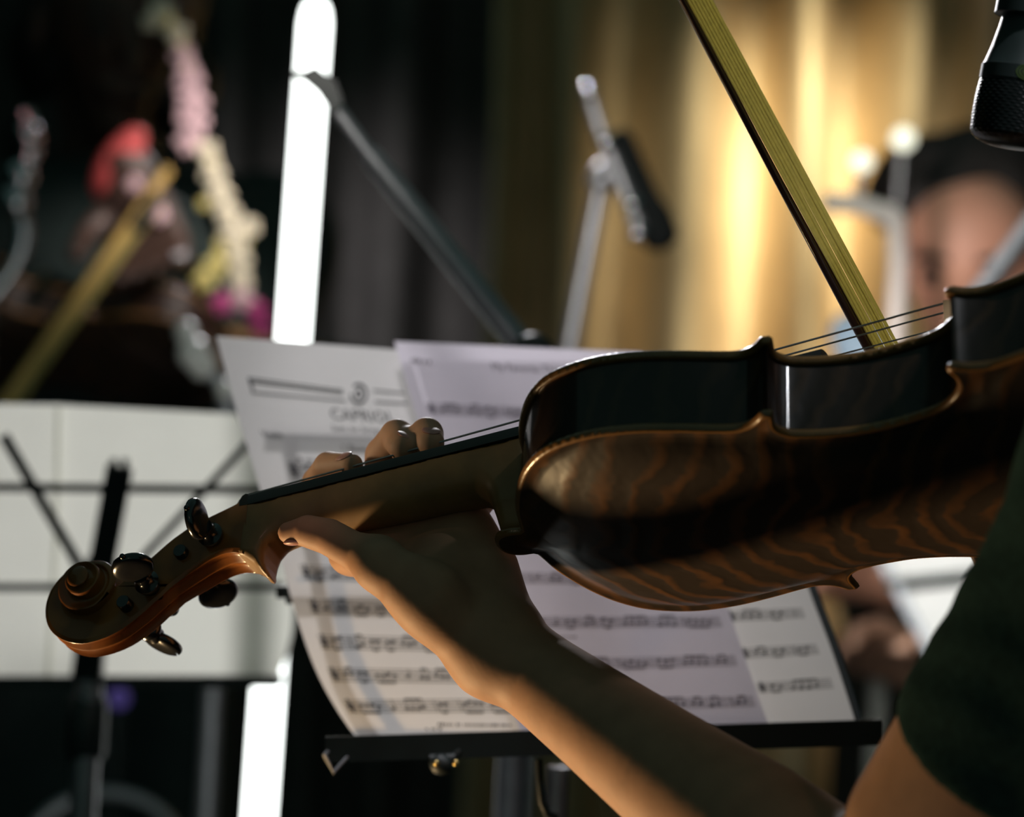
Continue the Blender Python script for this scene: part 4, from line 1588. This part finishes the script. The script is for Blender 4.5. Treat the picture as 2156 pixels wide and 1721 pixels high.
# near microphone at the upper right
d = 1.215
px_mm = F_PX / d / 1000
A_, B_ = P(2178, 20, d), P(2122, 312, d)
mic1 = empty('microphone', P(2140, 180, d), 'black microphone with textured grille at the upper right corner', 'microphone')
L_ = np.linalg.norm(B_ - A_)
MB().lathe(A_, B_, [(0, 0.0125), (0.15, 0.0135), (0.30, 0.0150), (0.40, 0.0165), (0.44, 0.0172)], 40).build('body', M_BLACK, mic1)
ring_ = MB().lathe(A_ + (B_ - A_) * 0.435, A_ + (B_ - A_) * 0.545, [(0, 0.0168), (0.06, 0.0176), (0.94, 0.0176), (1, 0.0168)], 48).build('ring', M_BLACKM, mic1)
ax = (B_ - A_) / L_
g0 = A_ + (B_ - A_) * 0.545
gl = L_ * 0.455
u = np.cross(ax, RF); u /= np.linalg.norm(u); w = np.cross(ax, u)
vs, fs = [], []
nr_, nc = 66, 120
for i in range(nr_ + 1):
    t = i / nr_
    if t < 0.72:
        h_, r = t / 0.72 * 0.78, 0.0172 + 0.0006 * math.sin(t / 0.72 * math.pi)
    else:
        a = (t - 0.72) / 0.28 * math.pi / 2
        h_, r = 0.78 + 0.22 * math.sin(a), 0.0172 * (0.06 + 0.94 * math.cos(a) ** 0.8) if math.cos(a) > 1e-6 else 0.001
    for k in range(nc):
        an = 2 * math.pi * k / nc
        bump = 0.00028 * (1 if ((i % 3) == 1 and ((k + (i // 3) % 2 * 2) % 4) < 2) else 0)
        rr_ = r + bump
        vs.append(g0 + ax * h_ * gl + (u * math.cos(an) + w * math.sin(an)) * rr_)
for i in range(nr_):
    for k in range(nc):
        fs.append((i * nc + k, i * nc + (k + 1) % nc, (i + 1) * nc + (k + 1) % nc, (i + 1) * nc + k))
fs.append(tuple(range(nr_ * nc, (nr_ + 1) * nc)))
M_GRILLE = mat('black_grille', (0.02, 0.021, 0.022), 0.28, metal=0.6, vary=0.2, scale=90)
mb = MB(); mb.add(vs, fs)
mb.build('grille', M_GRILLE, mic1, sharp=20)
M_GREEN = mat('green_badge', (0.07, 0.11, 0.025), 0.45, vary=0.2, scale=90)
cpos = A_ + (B_ - A_) * 0.49
tocam = (CAM - cpos); tocam -= ax * (tocam @ ax); tocam /= np.linalg.norm(tocam)
sdv = np.cross(ax, tocam)
for i, (r0, r1) in enumerate(((0.0, 0.0006), (0.0011, 0.0016), (0.0021, 0.0027), (0.0031, 0.0036))):
    mb = MB(); vs = []; 
    for k in range(24):
        an = 2 * math.pi * k / 24
        for r, o in ((max(r0, 1e-5), 0.01775), (r1, 0.01775), (r1, 0.0172), (max(r0, 1e-5), 0.0172)):
            yy = r * math.cos(an) * 1.35; xx = r * math.sin(an) * 0.95
            th = yy / 0.0176 + 0.12
            vs.append(cpos + ax * xx + (tocam * math.cos(th) + sdv * math.sin(th) * np.sign(sdv @ RX)) * o)
    fs = [(k * 4 + j, ((k + 1) % 24) * 4 + j, ((k + 1) % 24) * 4 + (j + 1) % 4, k * 4 + (j + 1) % 4) for k in range(24) for j in range(4)]
    mb.add(vs, fs)
    mb.build('badge_ring', M_GREEN, ring_)
mst = empty('boom_stand', A_ - ax * 0.10, 'black arm holding the near microphone at the upper right', 'stand')
MB().lathe(A_ - ax * 0.030, A_ + ax * 0.004, [(0, 0.010), (0.2, 0.0165), (1.0, 0.0165)], 28).build('clip', M_BLACK, mst)
MB().tube([A_ - ax * 0.028, A_ - ax * 0.09 + RX * 0.02, A_ + RX * 0.46 - RD * 0.14], 0.008, 14).build('boom', M_BLACKM, mst)
q = A_ + RX * 0.46 - RD * 0.14
MB().tube([q, (q[0], q[1], 0.03)], 0.010, 14).build('pole', M_BLACKM, mst)
MB().lathe((q[0], q[1], 0.004), (q[0], q[1], 0.034), [(0, 0.13), (0.6, 0.13), (1, 0.10)], 32).build('base', M_BLACKM, mst)

# ------------------------------------------------------------------ the near bow
M_BOWHAIR = mat('bow_hair', (0.74, 0.66, 0.28), 0.5, vary=0.05, scale=500, transl=0.72, spec=0.3)
M_STICK = mat('bow_stick', (0.055, 0.020, 0.014), 0.3, vary=0.2, scale=60, coat=0.5)
bow = empty('violin_bow', P(1640, 350, 1.24), 'violin bow with golden hair resting on the strings of the near violin', 'bow')
h0, h1 = P(1862, 722, 1.282), P(1468, -10, 1.222)
dirb = (h1 - h0) / np.linalg.norm(h1 - h0)
h0e, h1e = h0 - dirb * 0.36, h1 + dirb * 0.13
wd = np.cross(dirb, RF); wd /= np.linalg.norm(wd)
if wd @ RX < 0: wd = -wd
random.seed(9)
for k in range(7):
    o = (k - 3) * 0.00150
    j = random.uniform(-0.0002, 0.0002)
    mb = MB()
    pts = [h0e + wd * o, h0 + wd * (o + j) + RF * random.uniform(-0.0003, 0.0003), h1 + wd * (o * 0.93), h1e + wd * o * 0.9]
    vs = []
    for p in pts:
        vs += [p - wd * 0.0008, p + wd * 0.0008, p + wd * 0.0008 + RF * 0.0003, p - wd * 0.0008 + RF * 0.0003]
    fs = [(i * 4 + a, i * 4 + (a + 1) % 4, (i + 1) * 4 + (a + 1) % 4, (i + 1) * 4 + a) for i in range(3) for a in range(4)]
    mb.add(vs, fs)
    mb.build('hair_strand', M_BOWHAIR, bow)
st_o = -wd * 0.0078 + RF * 0.004
sp = [h0e + st_o - wd * 0.004, h0 + st_o + wd * 0.0008, (h0 + h1) / 2 + st_o + wd * 0.0010, h1 + st_o + wd * 0.0018, h1e + st_o]
MB().tube(sp, [0.0040, 0.0024, 0.0019, 0.0017, 0.0020], 12).build('stick', M_STICK, bow)
MB().bar(h0e + st_o * 0.5 - dirb * 0.005, h0e + st_o * 0.5 + dirb * 0.045, 0.012, 0.016, wd).build('frog', M_EBONY, bow)
MB().bar(h1e + st_o * 0.5 - dirb * 0.01, h1e + st_o * 0.5 + dirb * 0.022, 0.008, 0.014, wd).build('tip', M_STICK, bow)


# ------------------------------------------------------------------ background musicians
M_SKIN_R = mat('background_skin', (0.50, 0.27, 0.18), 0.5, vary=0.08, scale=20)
M_SKIN_D = mat('background_skin_shaded', (0.055, 0.03, 0.022), 0.5, vary=0.08, scale=20)  # shade over the left musician is darkened into this skin colour
M_CLOTH = mat('dark_brown_cloth', (0.040, 0.036, 0.028), 0.9, vary=0.2, scale=60)
M_CLOTHB = mat('black_cloth', (0.016, 0.030, 0.028), 0.9, vary=0.2, scale=60)
M_WHITE = mat('white_enamel', (0.75, 0.73, 0.68), 0.4, vary=0.04, scale=20)
M_BLUE = mat('blue_ribbon', (0.03, 0.06, 0.25), 0.6, vary=0.15, scale=40)
M_LBLUE = mat('light_blue_cloth', (0.35, 0.52, 0.66), 0.8, vary=0.1, scale=40)
M_RED = mat('red_cloth', (0.55, 0.08, 0.08), 0.7, vary=0.15, scale=40)
M_PINK = mat('pink_petal', (0.72, 0.50, 0.54), 0.7, vary=0.12, scale=40)
M_CREAM = mat('cream_petal', (0.80, 0.74, 0.56), 0.7, vary=0.1, scale=40)
M_YELLOW = mat('yellow_petal', (0.66, 0.58, 0.20), 0.7, vary=0.1, scale=40)
M_ORANGE = mat('orange_hand_light', (0.75, 0.30, 0.14), 0.7, vary=0.1, scale=40)
M_MAGENTA = mat('magenta_petal', (0.60, 0.06, 0.28), 0.7, vary=0.1, scale=40)


def person(name_label, D_, head_c, face, up, shoulders, hips, elbows, wrists, hands, knees, feet, skin, cloth, hair, hair_blobs):
    """seated player: one continuous skin mesh, clothes and hair as children"""
    root = empty('person', (hips[0], hips[1], 0), name_label, 'person')
    allp = [head_c] + shoulders + wrists + elbows
    lo = np.min(allp, 0) - 0.2; hi = np.max(allp, 0) + 0.2
    S = SDF(lo, hi, 0.006)
    f, u, r = head_sdf(S, head_c, face, up)
    mid = (np.array(shoulders[0]) + np.array(shoulders[1])) / 2
    S.cone(np.array(head_c) - u * 0.06 - f * 0.02, mid + np.array([0, 0, 0.0]), 0.052, 0.062, k=0.02)
    for sh_, el, wr_, (ax, pn) in zip(shoulders, elbows, wrists, hands):
        S.chain([mid, sh_, el, wr_], [0.06, 0.046, 0.040, 0.027], k=0.02)
        ax = np.array(ax, float) / np.linalg.norm(ax)
        hand_sdf(S, np.array(wr_) + ax * 0.06, ax, pn)
    bs = S.build('body_skin', skin, root)
    hc_ = np.array(head_c)
    for sg in (1, -1):
        e = hc_ + f * 0.090 + r * sg * 0.033 + u * 0.010
        MB().ellipsoid(e, [r * 0.012, u * 0.009, f * 0.006], 14, 8).build('eye', M_HAIR, bs)
        MB().tube([e + u * 0.019 - r * 0.017 + f * 0.002, e + u * 0.023 + f * 0.006, e + u * 0.019 + r * 0.017 + f * 0.002], 0.004, 8).build('eyebrow', M_HAIR, bs)
    hp = np.array(hips)
    lo = np.min([mid, hp] + knees + feet + shoulders + elbows, 0) - 0.25; hi = np.max([mid, hp] + knees + shoulders + elbows, 0) + 0.25
    C_ = SDF(lo, hi, 0.011)
    C_.chain([mid - np.array([0, 0, 0.04]), (mid + hp) / 2, hp], [0.13, 0.15, 0.16], k=0.05)
    C_.chain([shoulders[0], mid - np.array([0, 0, 0.06]), shoulders[1]], [0.075, 0.11, 0.075], k=0.05)
    for sh_, el, wr_ in zip(shoulders, elbows, wrists):
        e2 = np.array(el) + (np.array(wr_) - np.array(el)) * 0.75
        C_.chain([sh_, el, e2], [0.068, 0.058, 0.046], k=0.03)
    C_.build('shirt', cloth, root)
    T_ = SDF(np.min([hp] + knees + feet, 0) - 0.2, np.max([hp] + knees + feet, 0) + 0.2, 0.013)
    for sg, kn, ft in zip((-1, 1), knees, feet):
        T_.chain([hp + np.array([sg * 0.08, 0, 0]), kn, ft], [0.10, 0.075, 0.055], k=0.04)
    T_.build('trousers', cloth, root)
    for ft in feet:
        b_ = SDF(np.array(ft) - 0.2, np.array(ft) + 0.2, 0.008)
        fd = np.array([face[0], face[1], 0.0]); fd /= np.linalg.norm(fd)
        g = np.array([ft[0], ft[1], 0.042])
        b_.cone(g - fd * 0.06, g + fd * 0.12, 0.040, 0.036, k=0.02)
        b_.build('shoe', M_CLOTHB, root)
    if hair_blobs:
        H = SDF(np.array(head_c) - 0.25, np.array(head_c) + 0.25, 0.006)
        for p, rr in hair_blobs:
            H.cone(p, np.array(p) + 0.001, rr, rr, k=0.02)
        H.build('hair', hair, root)
    return root


M_SEAT = mat('black_seat', (0.018, 0.018, 0.02), 0.7, vary=0.2, scale=60)


def stool(x, y, label):
    r = empty('stool', (x, y, 0), label, 'stool', 'stools under the background musicians')
    MB().lathe((x, y, 0.43), (x, y, 0.49), [(0, 0.15), (0.15, 0.17), (0.8, 0.17), (1, 0.15)], 28).build('seat', M_SEAT, r)
    for k in range(4):
        a = k * math.pi / 2 + 0.4
        MB().tube([(x + 0.11 * math.cos(a), y + 0.11 * math.sin(a), 0.435), (x + 0.17 * math.cos(a), y + 0.17 * math.sin(a), 0.005)], 0.012, 10).build('leg', M_BLACKM, r)
    return r


def N3(px, py, d, dx=0, dy=0, dzz=0): return P(px, py, d) + np.array([dx, dy, dzz])


# the violinist's right arm, reaching to the frog of the bow behind the violin
fr_c = h0e + st_o * 0.5 + dirb * 0.02
ra = SDF(np.min([fr_c, D(3200, 1000, 1200)], 0) - 0.28, np.max([fr_c, D(3200, 1000, 1200)], 0) + 0.28, 0.005)
wrist_r = fr_c + RX * 0.085 + RF * 0.02 + np.array([0, 0, 0.045])
elbow_r = wrist_r + np.array([0.17, -0.02, -0.10])
shoulder_r = D(3120, 1010, 1210)
ra.chain([shoulder_r, elbow_r, wrist_r], [0.046, 0.040, 0.024], k=0.02)
hand_sdf(ra, wrist_r - RX * 0.055 - np.array([0, 0, 0.02]), fr_c - wrist_r + RX * 0.02, np.array([-0.3, -0.5, -0.8]), 0.92, 0.75)
ra.build('right_arm_skin', M_SKIN, violinist)
rs2 = SDF(np.min([shoulder_r, elbow_r], 0) - 0.12, np.max([shoulder_r, elbow_r], 0) + 0.12, 0.007)
rs2.chain([D(3000, 980, 1140), shoulder_r, shoulder_r + (elbow_r - shoulder_r) * 0.6], [0.085, 0.066, 0.058], k=0.02)
rs2.build('right_sleeve', M_SHIRT, violinist)

# right musician: curly dark hair, face lowered
d = 3.05
hc = P(2045, 545, d)
hb = []
random.seed(21)
for k in range(110):
    a = random.uniform(0, 2 * math.pi); e = random.uniform(0.0, 1.25)
    v_ = np.array([math.cos(a) * math.cos(e) * 1.25, math.sin(a) * math.cos(e), math.sin(e) * 0.95])
    p = hc + np.array([0.004, 0.02, 0.050]) + v_ * 0.072
    if p[2] < hc[2] + 0.045 and p[1] < hc[1] - 0.02: p[2] = hc[2] + 0.062
    hb.append((p, random.uniform(0.016, 0.030)))
hb.append((hc + np.array([0, 0.03, 0.05]), 0.085))
gx = hc[0]
sh_l, sh_r = np.array([gx - 0.14, d + 0.06, hc[2] - 0.26]), np.array([gx + 0.20, d + 0.02, hc[2] - 0.25])
w1, w2 = P(1880, 1222, 2.78), P(1990, 1425, 2.80)
person('person with dark curly hair and lowered face behind the near violin', d, hc, (-0.22, -0.9, -0.38), (0, 0, 1),
       [sh_l, sh_r], np.array([gx + 0.05, d + 0.10, 0.665]),
       [P(2010, 1330, 2.98), np.array([gx + 0.27, d - 0.05, hc[2] - 0.50])], [w1, w2],
       [((-1, -0.1, 0.05), (0, -0.6, -0.8)), ((-1, -0.3, 0.35), (0, -0.7, -0.7))],
       [np.array([gx + 0.0, d - 0.33, 0.54]), np.array([gx + 0.24, d - 0.33, 0.54])], [np.array([gx + 0.0, d - 0.30, 0.09]), np.array([gx + 0.21, d - 0.30, 0.09])],
       M_SKIN_R, M_CLOTH, M_HAIR, hb)
stool(gx + 0.05, d + 0.12, 'black round stool under the musician with curly hair')

# left musician: dark clothes, garland, bow
d = 3.0
hc = P(238, 60, d)
gx = hc[0]
hb = [(hc + np.array([0.0, 0.03, 0.04]), 0.092), (hc + np.array([-0.05, 0.05, -0.02]), 0.07), (hc + np.array([-0.06, 0.05, -0.12]), 0.055), (hc + np.array([0.05, 0.06, -0.05]), 0.055), (hc + np.array([-0.05, 0.04, -0.20]), 0.045)]
w1, w2 = P(262, 350, 2.74), P(232, 640, 2.80)
sh_l, sh_r = np.array([gx - 0.16, d + 0.02, hc[2] - 0.22]), np.array([gx + 0.17, d + 0.03, hc[2] - 0.22])
person('person in black with flower garland drawing a bow at the left', d, hc, (0.35, -0.9, -0.25), (0, 0, 1),
       [sh_l, sh_r], np.array([gx, d + 0.08, 0.665]),
       [np.array([gx - 0.20, d - 0.16, hc[2] - 0.36]), np.array([gx + 0.16, d - 0.14, hc[2] - 0.42])], [w2, w1],
       [((0.2, -0.4, -0.3), (0.5, -0.5, 0)), ((0.35, -0.3, -0.85), (-0.2, -0.9, 0.2))],
       [np.array([gx - 0.18, d - 0.33, 0.54]), np.array([gx + 0.18, d - 0.33, 0.54])], [np.array([gx - 0.19, d - 0.30, 0.09]), np.array([gx + 0.19, d - 0.30, 0.09])],
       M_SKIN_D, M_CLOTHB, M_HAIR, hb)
stool(gx, d + 0.10, 'black round stool under the musician with the garland')
mus_l = [o for o in bpy.data.objects if o.name.startswith('person')][-1]
# garland of flowers over the shoulder, each bloom a part
gar = [(338, 20, 26, M_CREAM), (318, 45, 20, M_CREAM), (372, 70, 24, M_CREAM), (385, 118, 24, M_PINK), (396, 165, 30, M_PINK), (402, 215, 34, M_PINK), (405, 262, 34, M_PINK),
       (395, 300, 26, M_PINK), (436, 320, 24, M_CREAM), (448, 365, 26, M_CREAM), (462, 410, 27, M_CREAM), (478, 452, 27, M_CREAM), (492, 500, 30, M_CREAM), (524, 480, 22, M_CREAM),
       (500, 545, 28, M_CREAM), (470, 520, 20, M_YELLOW), (455, 560, 26, M_YELLOW), (430, 590, 24, M_YELLOW), (505, 590, 26, M_CREAM), (508, 630, 26, M_PINK), (430, 430, 14, M_YELLOW),
       (468, 640, 22, M_MAGENTA), (283, 388, 17, M_PINK), (334, 452, 19, M_PINK), (226, 624, 24, M_ORANGE), (540, 655, 22, M_MAGENTA), (550, 690, 20, M_MAGENTA)]  # pink blooms off the cord and the orange one paint light on the hands
for gi, (x, y, r, m_) in enumerate(gar):
    c = P(x, y, 2.70)
    R_ = r / F_PX * 2.70
    mb = MB()
    for k in range(5):
        a = k * 1.2566 + gi
        dv = RX * math.cos(a) + RD * math.sin(a)
        tv = -RX * math.sin(a) + RD * math.cos(a)
        mb.ellipsoid(c + dv * R_ * 0.5, [dv * R_ * 0.62, tv * R_ * 0.46, RF * R_ * 0.28 - dv * R_ * 0.08], 10, 6)
    mb.ellipsoid(c - RF * R_ * 0.2, [RX * R_ * 0.3, RD * R_ * 0.3, RF * R_ * 0.3], 10, 6)
    mb.build('flower', m_, mus_l)
MB().tube([P(x, y, 2.715) for x, y, r, m_ in gar if x > 337 and m_ in (M_CREAM, M_PINK)], 0.006, 8).build('garland_cord', M_YELLOW, mus_l)
# red neckerchief, blue ribbon
mb = MB()
mb.ellipsoid(P(250, 342, 2.73), [RX * 0.017 + RD * 0.008, RD * 0.034 - RX * 0.022, RF * 0.014], 18, 12)
mb.build('red_cuff', M_RED, mus_l)
mb = MB()
pts = [P(300, 478, 2.72), P(292, 540, 2.715), P(286, 610, 2.712), P(288, 672, 2.715)]
for i in range(3): mb.bar(pts[i], pts[i + 1], 0.021, 0.005, RF)
mb.build('blue_ribbon', M_BLUE, mus_l)
# bow of the left musician
lb_ = empty('violin_bow', P(160, 630, 2.68), 'golden lit violin bow slanting down at the far left', 'bow')
a, b = P(318, 408, 2.68), P(10, 845, 2.60)
dv = (b - a) / np.linalg.norm(b - a); sv = np.cross(dv, RF)
M_GLOW = mat('amber_bow_wood', (0.55, 0.36, 0.10), 0.5, vary=0.15, scale=50)
MB().tube([a - dv * 0.03, b + dv * 0.25], [0.0052, 0.0040], 10).build('stick', M_GLOW, lb_)
MB().bar(a + sv * 0.010, b + dv * 0.24 + sv * 0.008, 0.009, 0.0012, RF).build('hair', M_BOWHAIR, lb_)
MB().bar(a + sv * 0.006, a + sv * 0.006 + dv * 0.04, 0.014, 0.012, RF).build('frog', M_EBONY, lb_)

# a second violin lying low before the left musician: a copy with all its parts
v2 = violin.copy(); COL.objects.link(v2)
for ch in list(violin.children):
    c_ = ch.copy(); COL.objects.link(c_); c_.parent = v2
v2['label'] = 'blurred brown violin held low above the left music stand'
ex = np.array([0.97, -0.10, -0.06]); ex /= np.linalg.norm(ex)
ez = np.array([0.05, 0.55, 0.83]); ez -= ex * (ez @ ex); ez /= np.linalg.norm(ez)
ey = np.cross(ez, ex)
o_ = P(470, 785, 2.72)
v2.matrix_world = Matrix(((ex[0], ey[0], ez[0], o_[0]), (ex[1], ey[1], ez[1], o_[1]), (ex[2], ey[2], ez[2], o_[2]), (0, 0, 0, 1)))

# silver rod curling at the left edge
rod_ = empty('chrome_stand', (P(30, 400, 2.62)[0], 2.62, 0), 'curved chrome rod of a stand at the left edge', 'stand')
pts = spline([P(52, 235, 2.62), P(70, 300, 2.62), P(50, 360, 2.62), P(38, 430, 2.62), P(50, 490, 2.62), P(30, 560, 2.62), P(-30, 640, 2.62)], 5)
MB().tube(list(pts), 0.008, 12).build('curved_rod', M_CHROME, rod_)
for x, y, r in ((44, 372, 0.014), (34, 425, 0.015), (60, 285, 0.012)):
    MB().ellipsoid(P(x, y, 2.605), [RX * r, RF * r, RD * r], 14, 10).build('knob', M_CHROME, rod_)
q = P(-30, 640, 2.62)
MB().tube([q, (q[0], 2.62, 0.03)], 0.010, 12).build('pole', M_CHROME, rod_)
MB().lathe((q[0], 2.62, 0.003), (q[0], 2.62, 0.03), [(0, 0.08), (0.6, 0.08), (1, 0.06)], 28).build('base', M_BLACKM, rod_)
# chrome clamp by the garland's lower end
cp = empty('chrome_clamp_stand', (P(415, 740, 2.38)[0], 2.38, 0), 'short chrome stand with bright fittings left of the tube', 'stand')
for x, y, r in ((392, 700, 0.010), (408, 745, 0.014), (425, 770, 0.012), (475, 820, 0.009)):
    MB().ellipsoid(P(x, y, 2.375), [RX * r, RF * r, RD * r], 14, 10).build('knob', M_WHITE, cp)  # plain white stands in for bright highlights on chrome knobs
MB().tube([P(385, 690, 2.38), P(410, 745, 2.38), P(480, 830, 2.38)], 0.006, 10).build('arm', M_GREYM, cp)
q = P(480, 830, 2.38)
MB().tube([q, (q[0], 2.38, 0.03)], 0.009, 12).build('pole', M_GREYM, cp)
MB().lathe((q[0], 2.38, 0.003), (q[0], 2.38, 0.03), [(0, 0.08), (0.6, 0.08), (1, 0.06)], 28).build('base', M_BLACKM, cp)
# low silver hoops at the bottom left
hp_ = empty('drum', (P(200, 2000, 2.5)[0], 2.5, 0), 'dark drum with pale hoop low at the bottom left', 'drum')
c = P(215, 1830, 2.5)
for zz, rr in ((0.0, 0.072), (-0.05, 0.072)):
    ring = [c + np.array([rr * math.cos(t), rr * 0.45 * math.sin(t), zz + 0.062 * math.sin(t)]) for t in np.linspace(0, 2 * math.pi, 40)]
    MB().tube(ring, 0.0065, 10).build('hoop', M_GREYM, hp_)
MB().lathe((c[0], c[1], 0.0), (c[0], c[1], c[2] - 0.02), [(0, 0.02), (0.93, 0.02), (0.94, 0.06), (1, 0.062)], 32).build('shell', M_BLACK, hp_)
M_VIOLET = mat('violet_led', (0.2, 0.1, 0.4), 0.4, vary=0.02, emit=(0.25, 0.2, 0.8), estr=0.12)
vl = empty('indicator_light', P(250, 1470, 2.7), 'small violet light glowing under the left stand', 'lamp')
MB().ellipsoid(P(250, 1470, 2.7), [RX * 0.010, RF * 0.010, RD * 0.010], 14, 10).build('bulb', M_VIOLET, vl)
MB().tube([P(250, 1480, 2.71), (P(250, 1470, 2.7)[0], 2.71, 0.0)], 0.006, 10).build('holder', M_BLACK, vl)

# right: stand with a white page, pale pole with lamps
pr_ = Page(edge([(1836, 1165), (1898, 1280), (1965, 1405)], 2.62, 2.52), edge([(2250, 1120), (2310, 1240), (2380, 1370)], 2.62, 2.52))
pr_.build('white page on the far right stand under the near violin', M_PAPER)
rf = P(2120, 860, 2.6)
rs_ = empty('music_stand', (rf[0], 2.6, 0), 'dark music stand with white page at the right, behind the sleeve', 'music stand')
stand_bar(rs_, pr_, (1868, 1240), (2300, 1195), 0.012, 0.003, 0.004)
stand_bar(rs_, pr_, (1845, 1160), (1975, 1405), 0.009, 0.003, 0.003, M_GREYM, 'side_frame')
q = P(2150, 1400, 2.56)
MB().tube([q, (q[0], 2.6, 0.03)], 0.010, 12).build('column', M_BLACKM, rs_)
MB().lathe((q[0], 2.6, 0.003), (q[0], 2.6, 0.03), [(0, 0.08), (0.6, 0.08), (1, 0.06)], 28).build('base', M_BLACKM, rs_)
M_LAMP = mat('pale_lamp', (0.85, 0.85, 0.78), 0.4, vary=0.02, emit=(0.95, 0.95, 0.75), estr=1.3)
d = 2.82
lp = empty('lamp_stand', (P(1890, 560, d)[0], d, 0), 'white pole with two small round lamps beside the curly hair', 'lamp')
MB().tube([P(1886, 450, d), P(1892, 560, d), (P(1900, 700, d)[0], d, 0.03)], 0.0095, 14).build('pole', M_WHITE, lp)
MB().tube([P(1886, 455, d), P(1800, 430, d), P(1735, 425, d)], 0.010, 12).build('arm', M_WHITE, lp)
MB().tube([P(1800, 430, d), P(1815, 345, d)], 0.004, 10).build('arm', M_GREYM, lp)
MB().tube([P(1886, 455, d), P(1902, 300, d)], 0.004, 10).build('arm', M_GREYM, lp)
for x, y, r in ((1815, 340, 0.0105), (1902, 292, 0.0115)):
    MB().ellipsoid(P(x, y, d - 0.01), [RX * r, RF * r, RD * r], 18, 12).build('bulb', M_LAMP, lp)
MB().lathe((P(1900, 700, d)[0], d, 0.003), (P(1900, 700, d)[0], d, 0.03), [(0, 0.08), (0.6, 0.08), (1, 0.06)], 28).build('base', M_BLACKM, lp)
# blue cloth scarf of the right musician and a grey boom before the face
mus_r = [o for o in bpy.data.objects if o.name.startswith('person') and 'curly' in o['label']][0]
SB = SDF(P(1700, 900, 2.95) - 0.12, P(1900, 620, 2.95) + 0.12, 0.006)
SB.chain([P(1790, 700, 2.95), P(1815, 740, 2.95), P(1850, 800, 2.97)], [0.022, 0.03, 0.04], k=0.02)
SB.build('collar', M_LBLUE, mus_r)
gb = empty('microphone_stand', (P(2420, 400, 2.45)[0], 2.45, 0), 'grey boom crossing before the face at the right edge', 'stand')
MB().tube([P(2050, 640, 2.45), P(2200, 440, 2.45), P(2420, 140, 2.45)], 0.010, 12).build('boom', M_GREYM, gb)
q = P(2420, 140, 2.45)
MB().tube([q, (q[0], 2.45, 0.03)], 0.010, 12).build('pole', M_GREYM, gb)
MB().lathe((q[0], 2.45, 0.003), (q[0], 2.45, 0.03), [(0, 0.08), (0.6, 0.08), (1, 0.06)], 28).build('base', M_BLACKM, gb)
